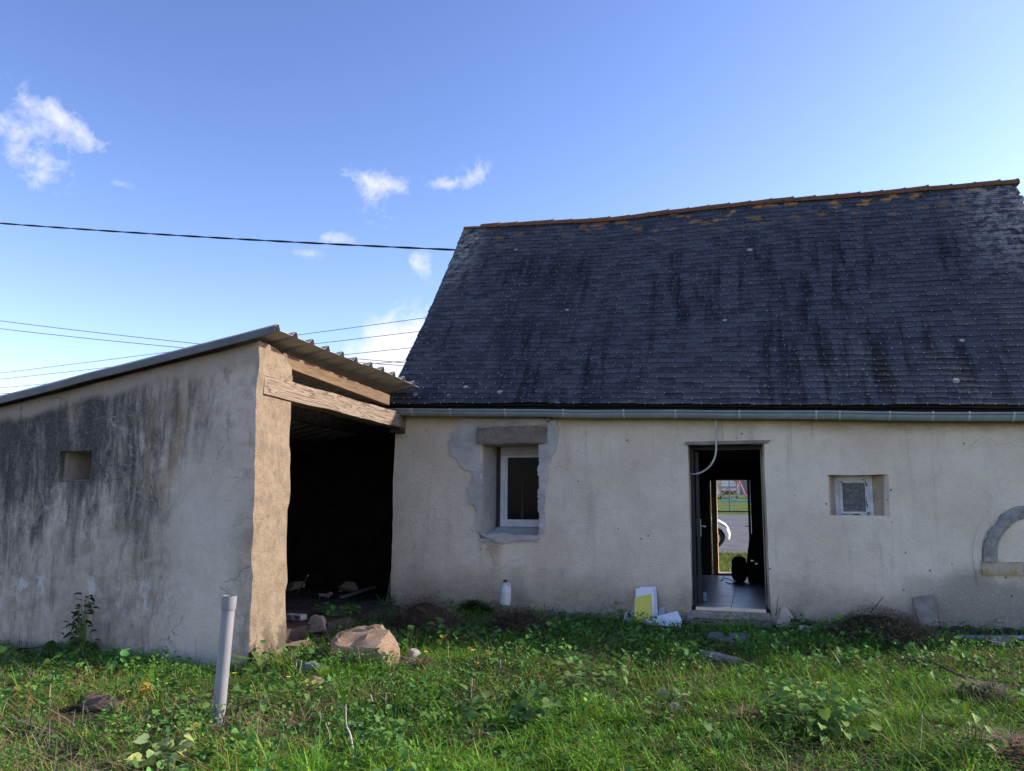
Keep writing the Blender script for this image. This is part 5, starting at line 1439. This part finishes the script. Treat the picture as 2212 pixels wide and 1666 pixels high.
def hsvj(n, base, jit):
    b = np.array(base)[None, :]
    v = RNG.normal(1, jit, (n, 1)); h = RNG.normal(0, jit * 0.5, (n, 1))
    c = b * np.clip(v, 0.35, 1.9); c[:, 0:1] *= (1 + h); c[:, 2:3] *= (1 - h)
    return np.clip(c, 0.004, 0.9)
def blades(x, y, z, h, w, lean, yaw, curl, col):
    n = len(x)
    dx, dy2 = np.cos(yaw), np.sin(yaw)
    px_, py_ = -dy2, dx
    V = np.zeros((n, 7, 3))
    for i, (t, ww) in enumerate(((0.0, 0.8), (0.4, 1.0), (0.75, 0.7))):
        out = h * (lean * t + curl * t * t); up = h * (t - 0.45 * np.minimum(curl, 1.2) * t * t * t)
        for s_, k in ((-1, 0), (1, 1)):
            V[:, 2 * i + k, 0] = x + dx * out + px_ * w * ww * 0.5 * s_
            V[:, 2 * i + k, 1] = y + dy2 * out + py_ * w * ww * 0.5 * s_
            V[:, 2 * i + k, 2] = z + up
    out = h * (lean + curl); up = h * (1 - 0.45 * np.minimum(curl, 1.2))
    V[:, 6, 0] = x + dx * out; V[:, 6, 1] = y + dy2 * out; V[:, 6, 2] = z + up
    b = (np.arange(n) * 7)[:, None]
    q = np.concatenate([b + np.array([0, 1, 3, 2]), b + np.array([2, 3, 5, 4]), b + np.array([4, 5, 6])], axis=1).ravel()
    sizes = np.tile([4, 4, 3], n)
    return V.reshape(-1, 3), q, sizes, np.repeat(col, 7, axis=0)
LEAF = {
 'round': (np.array([[0, 0], [-.32, .12], [-.5, .45], [-.36, .82], [0, .92], [.36, .82], [.5, .45], [.32, .12]]), 0.10),
 'ovate': (np.array([[0, 0], [-.2, .08], [-.36, .32], [-.28, .65], [0, 1.0], [.28, .65], [.36, .32], [.2, .08]]), 0.16),
 'lobed': (np.array([[0, 0.06], [-.22, -.06], [-.46, .10], [-.52, .38], [-.38, .52], [-.32, .74], [-.12, .80], [0, 1.0], [.12, .80], [.32, .74], [.38, .52], [.52, .38], [.46, .10], [.22, -.06]]), 0.14),
 'long': (np.array([[0, 0], [-.09, .15], [-.13, .45], [-.09, .78], [0, 1.0], [.09, .78], [.13, .45], [.09, .15]]), 0.10),
}
def leaves(kind, x, y, z, size, yaw, pitch, roll, col, droop=0.25):
    """each leaf a fan round a raised midrib point, with drooping tip"""
    pts, fold = LEAF[kind]; m_ = len(pts); n = len(x)
    mid = np.array([[0, 0.45]])
    P2 = np.vstack([mid, pts])
    lx = P2[:, 0][None, :] * size[:, None]; ly = P2[:, 1][None, :] * size[:, None]
    lz = (np.abs(P2[:, 0])[None, :] * fold * 2 - droop * (P2[:, 1] ** 2)[None, :]) * size[:, None]
    lz[:, 0] -= 0.02 * size
    lz = lz + RNG.normal(0, 0.035, lz.shape) * size[:, None]
    cp_, sp_ = np.cos(pitch)[:, None], np.sin(pitch)[:, None]; cr_, sr_ = np.cos(roll)[:, None], np.sin(roll)[:, None]
    a = lx * cr_ + lz * sr_; c = -lx * sr_ + lz * cr_
    b = ly * cp_ - c * sp_; c = ly * sp_ + c * cp_
    cy_, sy_ = np.cos(yaw)[:, None], np.sin(yaw)[:, None]
    V = np.stack([x[:, None] + a * cy_ - b * sy_, y[:, None] + a * sy_ + b * cy_, z[:, None] + c], axis=2)
    base = (np.arange(n) * (m_ + 1))[:, None]
    tri = np.array([[0, 1 + i, 1 + (i + 1) % m_] for i in range(m_)]).ravel()[None, :]
    q = (base + tri[:, ::-1]).ravel(); sizes = np.full(n * m_, 3)
    return V.reshape(-1, 3), q, sizes, np.repeat(col, m_ + 1, axis=0)
def merge(parts):
    V, Q, S, Cc = [], [], [], []; off = 0
    for v, q, s_, c in parts:
        V.append(v); Q.append(q + off); S.append(s_); Cc.append(c); off += len(v)
    return np.concatenate(V), np.concatenate(Q), np.concatenate(S), np.concatenate(Cc)
def veg(name, parts, mat, smooth=False, kind='stuff', label=None, cat=None, origin=None):
    V, Q, S, Cc = merge(parts)
    if origin is not None: V = V - np.array(origin)[None, :]
    o = raw_mesh(name, V, Q, S, mat, Cc, smooth=smooth)
    if origin is not None: o.location = origin
    return tag(o, label, cat, kind=kind)

def sm(a, b, v): 
    t = np.clip((v - a) / (b - a), 0, 1); return t * t * (3 - 2 * t)
def bare(x, y):
    """0 where the ground is bare or straw-covered"""
    f = field(x, y, 0.8, 1) * 0.6 + field(x, y, 2.1, 2) * 0.4
    f = f - 0.30 * np.exp(-((x + 3.7) / 0.9) ** 2 - ((y - 4.6) / 0.7) ** 2) - 0.12 * np.exp(-((x + 4.6) / 0.6) ** 2 - ((y - 5.6) / 0.4) ** 2)
    return sm(0.32, 0.52, f)
def leafy(x, y):
    f = field(x, y, 0.7, 3) * 0.6 + field(x, y, 1.7, 4) * 0.4
    near_wall = sm(7.6, 9.2, y)
    mid = np.exp(-((x + 1.6) / 1.6) ** 2) * sm(4.5, 6.0, y)
    return np.clip(sm(0.42, 0.6, f) * 0.8 + near_wall * 0.75 + mid * 0.45, 0, 1)
def mound(x, y):
    """how far the clumps of weeds stand up above the soil"""
    f = field(x, y, 2.6, 31) * 0.55 + field(x, y, 5.5, 32) * 0.45
    return 0.15 * sm(0.42, 0.72, f) * (0.5 + field(x, y, 0.9, 33))
# --- grass in tufts
parts = []
tx, ty_ = scatter(34000, lambda x, y: (0.2 + 0.8 * bare(x, y)) * (1 - 0.66 * leafy(x, y)) * (0.25 + 9.0 * mound(x, y)))
nb_ = RNG.integers(7, 20, len(tx))
X = np.repeat(tx, nb_); Y = np.repeat(ty_, nb_); n = len(X)
tuft_h = np.repeat(np.clip(RNG.gamma(3.0, 0.026, len(tx)) + 0.03, 0.04, 0.24) * (0.5 + 0.5 * field(tx, ty_, 0.9, 6) + 1.8 * mound(tx, ty_)) * (1 - 0.3 * sm(8.3, 10.0, ty_)), nb_)
X = X + RNG.normal(0, 0.03, n); Y = Y + RNG.normal(0, 0.03, n)
k = free(X, Y); X, Y, tuft_h = X[k], Y[k], tuft_h[k]; n = len(X)
tcol = field(X, Y, 1.3, 7)
col = hsvj(n, (0.122, 0.262, 0.030), 0.28)
col = col * (0.8 + 0.5 * tcol)[:, None]
dry = RNG.random(n) < (0.04 + 0.16 * (1 - bare(X, Y)) + 0.12 * sm(-2.5, -5.5, X))
col[dry] = hsvj(int(dry.sum()), (0.26, 0.20, 0.10), 0.2)
yel = RNG.random(n) < 0.10
col[yel] = hsvj(int(yel.sum()), (0.19, 0.21, 0.045), 0.2)
parts.append(blades(X, Y, gzv(X, Y) - 0.01, tuft_h * RNG.uniform(0.55, 1.25, n), RNG.uniform(0.004, 0.0085, n), np.abs(RNG.normal(0.3, 0.35, n)), rnd(n, 0, 6.283), np.abs(RNG.normal(0.7, 0.5, n)), col))
# short undergrowth, tinted darker for the shadow gaps between tufts
X, Y = scatter(120000, lambda x, y: 0.35 + 0.5 * bare(x, y)); n = len(X)
col = hsvj(n, (0.085, 0.19, 0.03), 0.28)
dry = RNG.random(n) < 0.06; col[dry] = hsvj(int(dry.sum()), (0.22, 0.17, 0.09), 0.2)
parts.append(blades(X, Y, gzv(X, Y) - 0.005, np.clip(RNG.gamma(3, 0.022, n), 0.02, 0.16), RNG.uniform(0.004, 0.008, n), np.abs(RNG.normal(0.2, 0.3, n)), rnd(n, 0, 6.283), np.abs(RNG.normal(0.4, 0.4, n)), col))
# taller rank grass against the shed wall and in the right foreground
def edge(x, y): return np.where((x < SX1 + 0.1), sm(6.2, 6.9, y), 0) * 0.9 + np.exp(-((x - 0.6) / 1.4) ** 2 - ((y - 7.2) / 1.2) ** 2) * 0.5
X, Y = scatter(60000, edge); n = len(X)
col = hsvj(n, (0.11, 0.235, 0.032), 0.22)
parts.append(blades(X, Y, gzv(X, Y), np.clip(RNG.gamma(5, 0.026, n), 0.05, 0.27), RNG.uniform(0.005, 0.01, n), np.abs(RNG.normal(0.25, 0.25, n)), rnd(n, 0, 6.283), np.abs(RNG.normal(0.8, 0.4, n)), col))
veg('grass', parts, M['grass'])
# --- straw and dead stems lying flat
parts = []
X, Y = scatter(24000, lambda x, y: (0.05 + 0.7 * (1 - bare(x, y)) * sm(9.6, 8.6, y)) * (0.35 + 0.65 * sm(-1.5, -3.5, x))); n = len(X)
parts.append(blades(X, Y, gzv(X, Y) + RNG.uniform(0.0, 0.05, n), RNG.uniform(0.06, 0.3, n) * 0.5, RNG.uniform(0.002, 0.005, n), RNG.uniform(1.5, 4.5, n), rnd(n, 0, 6.283), RNG.uniform(0, 0.5, n), hsvj(n, (0.27, 0.21, 0.135), 0.3)))
X, Y = scatter(1100, lambda x, y: 0.12 + 0.6 * sm(-2.0, -3.6, x) * sm(6.8, 5.5, y)); n = len(X)
col = hsvj(n, (0.13, 0.085, 0.055), 0.3); pale_ = RNG.random(n) < 0.4; col[pale_] = hsvj(int(pale_.sum()), (0.33, 0.28, 0.2), 0.2)
parts.append(blades(X, Y, gzv(X, Y), RNG.uniform(0.08, 0.26, n), RNG.uniform(0.004, 0.008, n), np.abs(RNG.normal(0.0, 0.18, n)), rnd(n, 0, 6.283), RNG.normal(0, 0.1, n), col))
veg('dead_grass', parts, M['straw'])
# --- clover-like ground cover
parts = []
X, Y = scatter(62000, lambda x, y: 0.03 + 0.8 * leafy(x, y)); n = len(X)
z = gzv(X, Y) + RNG.uniform(0.005, 0.05, n) + RNG.uniform(0.3, 1.0, n) * mound(X, Y)
col = hsvj(n, (0.072, 0.175, 0.034), 0.32) * (0.75 + 0.6 * field(X, Y, 1.5, 10))[:, None]
parts.append(leaves('round', X, Y, z, RNG.uniform(0.012, 0.034, n), rnd(n, 0, 6.283), RNG.normal(0.2, 0.5, n), RNG.normal(0, 0.5, n), col))
# tiny-leaved chickweed mats, light green
def mats(x, y): return sm(0.5, 0.62, field(x, y, 1.0, 12) * 0.6 + field(x, y, 2.4, 13) * 0.4) * sm(8.8, 6.5, y)
X, Y = scatter(150000, mats); n = len(X)
z = gzv(X, Y) + RNG.uniform(0.0, 0.04, n) + RNG.uniform(0.35, 1.0, n) * mound(X, Y)
col = hsvj(n, (0.115, 0.24, 0.038), 0.24)
parts.append(leaves('ovate', X, Y, z, RNG.uniform(0.010, 0.022, n), rnd(n, 0, 6.283), RNG.normal(0.3, 0.4, n), RNG.normal(0, 0.4, n), col))
# broad leaves in rosettes
X0, Y0 = scatter(1500, lambda x, y: 0.10 + 0.75 * leafy(x, y))
nl = RNG.integers(6, 16, len(X0))
cx_, cy_ = np.repeat(X0, nl), np.repeat(Y0, nl); n = len(cx_)
ps = np.repeat(RNG.uniform(0.7, 1.35, len(X0)), nl); hue = np.repeat(RNG.normal(1, 0.18, len(X0)), nl)
yaw = rnd(n, 0, 6.283); rr = RNG.uniform(0.01, 0.12, n) * ps; hh = RNG.uniform(0.03, 0.15, n) * ps * (1 - 0.15 * sm(8.3, 10, cy_))
X = cx_ - np.sin(yaw) * rr; Y = cy_ + np.cos(yaw) * rr
k = free(X, Y); X, Y, yaw, hh, ps, hue = X[k], Y[k], yaw[k], hh[k], ps[k], hue[k]; n = len(X)
col = hsvj(n, (0.078, 0.18, 0.04), 0.24) * np.clip(hue, 0.6, 1.5)[:, None]
half = RNG.random(n) < 0.5
for kd, mk in (('lobed', half), ('ovate', ~half)):
    parts.append(leaves(kd, X[mk], Y[mk], gzv(X[mk], Y[mk]) + hh[mk] * 0.8 + 0.6 * mound(X[mk], Y[mk]), RNG.uniform(0.028, 0.062, mk.sum()) * ps[mk], yaw[mk], RNG.normal(0.15, 0.45, mk.sum()), RNG.normal(0, 0.45, mk.sum()), col[mk]))
veg('ground_cover', parts, M['leaf'])

# --- single plants that stand out
def plant(name, base, kind, n, spread, height, size, colour, label, cat='weed', jit=0.14, stem_mat=None, up=0.0, seed=1):
    if base.x < SX1 and SY - 0.16 < base.y < SY + 0.9: base = Vector((base.x, SY - 0.16, gz(base.x, SY - 0.16)))
    if base.y > HY - 0.14: base = Vector((base.x, HY - 0.14, gz(base.x, HY - 0.14)))
    rg = np.random.default_rng(seed)
    root = empty(name, base, label, cat)
    yaw = rg.uniform(0, 6.283, n); t = rg.uniform(0.15, 1, n)
    r = spread * np.sqrt(rg.random(n)) * (1 - up * t)
    X = base.x - np.sin(yaw) * r; Y = base.y + np.cos(yaw) * r; Z = base.z + height * t
    col = hsvj(n, colour, jit)
    Y = np.minimum(Y, (SY - 0.04) if base.x < SX1 and base.y < SY else HY - 0.03)
    V, Q, S, Cc = leaves(kind, X, Y, Z, rg.uniform(0.7, 1.2, n) * size, yaw, rg.normal(0.0, 0.35, n), rg.normal(0, 0.3, n), col)
    o = raw_mesh('foliage', V - np.array(base)[None, :], Q, S, M['leaf'], Cc, parent=root)
    m_ = MB()
    for i in range(n):
        b0 = Vector((base.x + rg.normal(0, spread * 0.15), base.y + rg.normal(0, spread * 0.15), base.z - 0.01)); e = Vector((X[i], Y[i], Z[i]))
        mid = b0.lerp(e, 0.6) + Vector((0, 0, height * 0.12)); m_.tube([b0, mid, e], [0.0028, 0.002, 0.0013], 4, cap=False)
    m_.build('stems', stem_mat or M['stem'], root)
    return root
plant('broad_leaf_weed', onG(1770, 1592), 'lobed', 120, 0.38, 0.34, 0.08, (0.115, 0.215, 0.05), 'large light green bush of heart-shaped leaves in the right foreground', seed=2)
plant('broad_leaf_weed', onG(1722, 1565), 'lobed', 44, 0.22, 0.22, 0.078, (0.10, 0.20, 0.045), 'smaller leafy clump at the left of the large light green bush', seed=3)
plant('broad_leaf_weed', onG(2105, 1655), 'ovate', 44, 0.15, 0.36, 0.075, (0.12, 0.21, 0.04), 'upright bright green leafy weed near the lower right corner', seed=4)
plant('broad_leaf_weed', onG(1470, 1568), 'ovate', 14, 0.1, 0.24, 0.085, (0.155, 0.19, 0.12), 'grey-green wilted plant with drooping leaves right of the middle', seed=5)
plant('pale_leaf_weed', onG(352, 1664), 'lobed', 20, 0.2, 0.2, 0.095, (0.34, 0.40, 0.14), 'plant with pale yellow-green leaves at the lower left edge of the picture', seed=6)
plant('pale_leaf_weed', onG(395, 1672), 'lobed', 26, 0.2, 0.12, 0.10, (0.075, 0.125, 0.035), 'dark green lobed plant under the pale leaves at the lower left', seed=16)
plant('yellow_leaf_weed', onG(290, 1528), 'lobed', 12, 0.09, 0.16, 0.085, (0.42, 0.30, 0.055), 'plant with withered yellow leaves left of the grey pipe', seed=7)
plant('yellow_leaf_weed', onG(48, 1510), 'lobed', 6, 0.07, 0.14, 0.075, (0.36, 0.28, 0.07), 'few withered yellow leaves near the left edge of the picture', seed=17)
plant('nettle', onG(258, 1402), 'ovate', 60, 0.16, 0.62, 0.075, (0.035, 0.06, 0.022), 'tall dark nettle against the stained shed wall', up=0.7, seed=8)
plant('nettle', onG(228, 1404), 'ovate', 26, 0.12, 0.36, 0.06, (0.05, 0.082, 0.027), 'shorter dark nettle left of the tall one by the shed wall', up=0.5, seed=9)
plant('dock', onG(180, 1408), 'long', 22, 0.12, 0.16, 0.32, (0.06, 0.11, 0.03), 'dock with long upright leaves at the foot of the shed wall', seed=10)
plant('dock', onG(560, 1455), 'long', 18, 0.1, 0.14, 0.28, (0.075, 0.125, 0.035), 'dock with long leaves right of the grey pipe', seed=11)
plant('ivy', onG(705, 1350) + Vector((0.12, 0, 0.06)), 'lobed', 80, 0.28, 0.2, 0.065, (0.06, 0.135, 0.025), 'bright green leafy patch before the shed opening behind the brown rock', seed=12)
plant('ivy', onG(856, 1310), 'ovate', 40, 0.14, 0.24, 0.05, (0.06, 0.13, 0.025), 'green weed growing at the left corner of the cottage wall', seed=13)
plant('wall_weed', onG(1112, 1310), 'ovate', 18, 0.08, 0.2, 0.06, (0.04, 0.08, 0.025), 'small dark weed beside the plastic jug', seed=14)
plant('broad_leaf_weed', onG(990, 1385), 'lobed', 60, 0.4, 0.22, 0.085, (0.06, 0.115, 0.03), 'dark green leafy clump between boulder and dry grass heap', seed=15)
plant('broad_leaf_weed', onG(1100, 1570), 'lobed', 60, 0.42, 0.2, 0.095, (0.07, 0.125, 0.035), 'dark green lobed clump in the middle foreground', seed=18)
plant('broad_leaf_weed', onG(1270, 1500), 'lobed', 46, 0.34, 0.22, 0.09, (0.10, 0.155, 0.05), 'mid green leafy clump behind the middle foreground clump', seed=19)
plant('yellow_leaf_weed', onG(960, 1405), 'lobed', 4, 0.04, 0.16, 0.085, (0.45, 0.33, 0.04), 'single yellow leaf on a stem above the dark clump right of the boulder', seed=20)
plant('yellow_leaf_weed', onG(1022, 1440), 'lobed', 9, 0.12, 0.16, 0.06, (0.40, 0.30, 0.07), 'spray of withered yellow leaves right of the boulder', seed=21)
plant('yellow_leaf_weed', onG(665, 1497), 'lobed', 7, 0.08, 0.10, 0.075, (0.40, 0.36, 0.07), 'flat yellowish leaf below the blue-grey stone', seed=22)
plant('broad_leaf_weed', onG(1620, 1400), 'round', 60, 0.5, 0.12, 0.06, (0.055, 0.115, 0.025), 'dark round-leaved clump below the door step', seed=23)
plant('broad_leaf_weed', onG(60, 1480), 'lobed', 40, 0.3, 0.16, 0.08, (0.065, 0.115, 0.035), 'low leafy clump at the left edge below the shed wall', seed=24)

# yellow flowers
def flower(px, py, label, h=0.14):
    b = onG(px, py + 18); e = Vector((b.x, b.y, b.z + h))
    r = empty('yellow_flower', b, label, 'flower', 'yellow flowers in the grass')
    m_ = MB(); m_.tube([b, e], 0.002, 5); m_.build('stem', M['stem'], r)
    m_ = MB()
    for k in range(14):
        a = 2 * math.pi * k / 14; d_2 = Vector((math.cos(a), math.sin(a), 0.45)); s_ = d_2.cross(Vector((0, 0, 1))).normalized() * 0.005
        m_.add([e - s_ * 0.4, e + s_ * 0.4, e + d_2 * 0.02 + s_, e + d_2 * 0.02 - s_], [(0, 1, 2, 3)])
    m_.lathe([(0.007, 0.0), (0.009, 0.005), (0.005, 0.009)], e, 8); m_.build('petals', M['petal'], r)
for (px, py, lb) in ((505, 1475, 'yellow flower nearest the grey pipe on its right'), (622, 1484, 'yellow flower left of the brown and white rubble piece'), (550, 1450, 'yellow flower at the foot of the sunlit pillar'),
                     (362, 1500, 'yellow flower between the withered yellow plant and the grey pipe'), (843, 1480, 'yellow flower in the grass before the boulder'), (878, 1500, 'yellow flower just right of the one before the boulder'),
                     (920, 1425, 'yellow flower right beside the small pale stone'), (1772, 1498, 'yellow flower above the large light green bush')):
    flower(px, py, lb)

# upright dead stalks and sticks
def stalk(pts, dist_px, r, mat, label, name='dead_stalk'):
    b = onG(*dist_px); P = [onY(px, py, b.y) for px, py in pts]
    P[0] = Vector((P[0].x, P[0].y, min(P[0].z, b.z) - 0.02)) if False else P[0]
    m_ = MB(); Q = smooth_path(P, 3)
    m_.tube(Q, [r * (1 - 0.55 * i / len(Q)) for i in range(len(Q))], 6)
    return tag(m_.build(name, mat, None, smooth=60, origin=P[0]), label, 'stalk')
stalk([(1016, 1520), (1018, 1490), (1020, 1466)], (1016, 1515), 0.010, M['stalk'], 'thick cut pale stalk standing in the middle of the yard')
stalk([(764, 1680), (762, 1620), (756, 1585), (748, 1565), (747, 1522)], (764, 1668), 0.008, M['greystalk'], 'long grey crooked stalk at the bottom left of the middle')
stalk([(750, 1568), (765, 1562), (785, 1562)], (764, 1668), 0.003, M['greystalk'], 'thin side twig reaching right from the crooked grey stalk')
stalk([(645, 1460), (649, 1440), (651, 1428)], (645, 1458), 0.009, M['greystalk'], 'pale stub standing right beside the blue-grey stone')
stalk([(637, 1452), (640, 1438), (640, 1424)], (637, 1452), 0.007, M['greystalk'], 'thinner pale stub left of the blue-grey stone')
stalk([(1078, 1456), (1081, 1440), (1080, 1425)], (1078, 1456), 0.008, M['greystalk'], 'grey stub between the pale stone and the yellow spray')
stalk([(807, 1538), (806, 1520), (800, 1500)], (807, 1538), 0.007, M['greystalk'], 'leaning grey stub before the boulder')
stalk([(835, 1540), (833, 1520), (834, 1496)], (835, 1540), 0.006, M['greystalk'], 'straight grey stub right of the leaning one')
stalk([(710, 1615), (712, 1590), (703, 1562)], (712, 1612), 0.005, M['stalk'], 'thin bent dry stalk left of the crooked grey stalk')
stalk([(473, 1590), (490, 1530), (505, 1475), (512, 1410)], (473, 1588), 0.004, M['darktwig'], 'thin dark stem rising behind the grey pipe')
stalk([(500, 1570), (480, 1545), (462, 1495)], (500, 1590), 0.004, M['darktwig'], 'thin dark stem crossing the front of the grey pipe')
stalk([(62, 1590), (66, 1555), (70, 1520)], (62, 1588), 0.005, M['darktwig'], 'dark broken stem in the lower left grass')
stalk([(108, 1530), (107, 1505), (110, 1478)], (108, 1530), 0.006, M['stalk'], 'straw coloured stub left of the half buried rock')
stalk([(392, 1450), (386, 1420), (378, 1385)], (392, 1450), 0.005, M['stalk'], 'tan dry stem by the shed wall left of the grey pipe')
stalk([(425, 1445), (424, 1415), (422, 1378)], (425, 1447), 0.005, M['stalk'], 'tan upright stem just left of the grey pipe')
stalk([(268, 1440), (265, 1415), (262, 1395)], (268, 1442), 0.006, M['stalk'], 'short straw stub below the tall nettle')
stalk([(335, 1545), (362, 1518), (378, 1505)], (335, 1548), 0.003, M['stalk'], 'thin slanting straw right of the withered yellow plant')
stalk([(1822, 1450), (1812, 1430), (1798, 1408)], (1822, 1452), 0.008, M['stalk'], 'pale slanting dry leaf stalk before the dry heap at the right')
stalk([(1882, 1322), (1898, 1302), (1910, 1288)], (1880, 1380), 0.006, M['darktwig'], 'dark twig sticking up from the dry heap by the wall')
stalk([(1676, 1330), (1680, 1300), (1681, 1290)], (1676, 1360), 0.005, M['darktwig'], 'thin dark twig standing right of the doorway')
stalk([(2268, 1425), (2200, 1400), (2130, 1382)], (2200, 1420), 0.006, M['stalk'], 'long pale straw slanting at the right edge below the lying pipe')
stalk([(2030, 1440), (2090, 1462), (2150, 1472), (2230, 1478)], (2110, 1490), 0.011, M['darktwig'], 'long dark dead branch lying in the grass at the right', 'dead_branch')
stalk([(2010, 1428), (2060, 1452), (2110, 1480)], (2080, 1490), 0.008, M['darktwig'], 'shorter dark branch crossing the long one at the right', 'dead_branch')
stalk([(1990, 1540), (2020, 1570), (2045, 1600)], (2040, 1610), 0.007, M['darktwig'], 'dark stick slanting left of the bright weed at lower right', 'dead_branch')
stalk([(1985, 1640), (1990, 1590), (1992, 1540)], (1985, 1645), 0.004, M['stalk'], 'thin upright straw left of the bright weed at lower right')
stalk([(805, 1650), (760, 1625), (700, 1610), (650, 1640)], (740, 1650), 0.005, M['darktwig'], 'dark arching twig at the bottom left of the middle', 'dead_branch')
stalk([(535, 1650), (570, 1625), (602, 1605)], (560, 1650), 0.006, M['stalk'], 'pale stick slanting in the grass at the bottom below the grey pipe', 'dead_branch')

# heaps of dry grass
def heap(px0, px1, py_top, py_bot, label, n, col, dyd=0.35, seed=0):
    b = onG((px0 + px1) / 2, py_bot); w = (onY(px1, py_bot, b.y) - onY(px0, py_bot, b.y)).length / 2
    h = max(0.08, onY((px0 + px1) / 2, py_top, b.y + dyd).z - gz(b.x, b.y + dyd))
    c = Vector((b.x, b.y + dyd, gz(b.x, b.y + dyd)))
    rg = np.random.default_rng(seed)
    a = rg.uniform(0, 6.283, n); r = np.sqrt(rg.random(n))
    X = c.x + np.cos(a) * r * w; Y = c.y + np.sin(a) * r * dyd
    prof = (1 - r ** 2) * (0.7 + 0.6 * field(X, Y, 3.0, 20 + seed))
    Z = c.z + h * prof * rg.uniform(0.55, 1.0, n) - 0.02
    Y = np.minimum(Y, HY - 0.03)
    cc = hsvj(n, col, 0.33)
    g = rg.random(n) < (0.06 + 0.35 * np.clip(-(X - c.x) / w, 0, 1) * (seed == 4)); cc[g] = hsvj(int(g.sum()), (0.10, 0.18, 0.035), 0.25)
    ln = rg.uniform(0.06, 0.22, n)
    parts = [blades(X, Y, Z, ln * rg.uniform(0.08, 0.3, n), rg.uniform(0.003, 0.010, n), rg.uniform(2.0, 7.0, n), rg.uniform(0, 6.283, n), rg.uniform(-1.2, 0.8, n), cc)]
    # mound inside
    vs, fs = [], []
    NR, NA = 7, 24
    for i in range(NR + 1):
        for j in range(NA):
            rr = i / NR; an = 2 * math.pi * j / NA
            x = c.x + math.cos(an) * rr * w; y = min(c.y + math.sin(an) * rr * dyd, HY - 0.02)
            vs.append((x, y, c.z - 0.04 + h * 0.8 * (1 - rr ** 2) * (0.7 + 0.6 * float(field(x, y, 3.0, 20 + seed)))))
    q = []
    for i in range(NR):
        for j in range(NA): q += [i * NA + j, (i + 1) * NA + j, (i + 1) * NA + (j + 1) % NA, i * NA + (j + 1) % NA]
    vs = np.array(vs)
    parts.append((vs, np.array(q), np.full(NR * NA, 4), np.tile(np.array([[0.055, 0.042, 0.03]]), (len(vs), 1))))
    veg('dry_grass_heap', parts, M['straw'], kind=None, label=label, cat='heap', origin=tuple(c))
heap(796, 980, 1294, 1368, 'brown heap of dry grass between shed opening and plastic jug', 3200, (0.20, 0.15, 0.105), 0.45, 1)
heap(1016, 1184, 1302, 1372, 'brown heap of dry grass in front of the plastic jug', 3000, (0.19, 0.145, 0.10), 0.45, 2)
heap(995, 1078, 1288, 1318, 'low brown heap of dry grass against the wall left of the jug', 1300, (0.22, 0.165, 0.12), 0.2, 3)
heap(1765, 2070, 1312, 1402, 'long heap of dry grass against the wall at the right', 6500, (0.21, 0.17, 0.125), 0.55, 4)
heap(2110, 2330, 1588, 1690, 'heap of grey dry grass at the lower right corner', 5000, (0.19, 0.145, 0.10), 0.4, 5)
heap(985, 1055, 1585, 1612, 'small tuft of pale dry grass in the middle foreground', 700, (0.22, 0.165, 0.11), 0.14, 6)
heap(2080, 2230, 1480, 1540, 'greyish dead grass tangle by the dark branches at the right', 1800, (0.15, 0.13, 0.10), 0.3, 7)
heap(1600, 1640, 1535, 1560, 'tiny patch of dry straw left of the large light green bush', 300, (0.2, 0.15, 0.1), 0.1, 8)
heap(860, 920, 1418, 1452, 'tuft of tan dry grass at the right foot of the boulder', 700, (0.2, 0.15, 0.10), 0.14, 9)

# turf beyond the back door, seen through the house
n = 16000
X = RNG.uniform(-3.2, 1.5, n); Y = RNG.uniform(BY + 0.15, 25, n); z = np.interp(Y, GY, GZ)
veg('verge_grass', [blades(X, Y, z - 0.01, RNG.uniform(0.06, 0.17, n), RNG.uniform(0.008, 0.016, n), np.abs(RNG.normal(0.2, 0.2, n)), rnd(n, 0, 6.283), np.abs(RNG.normal(0.4, 0.3, n)), hsvj(n, (0.13, 0.175, 0.045), 0.2))], M['grass'])
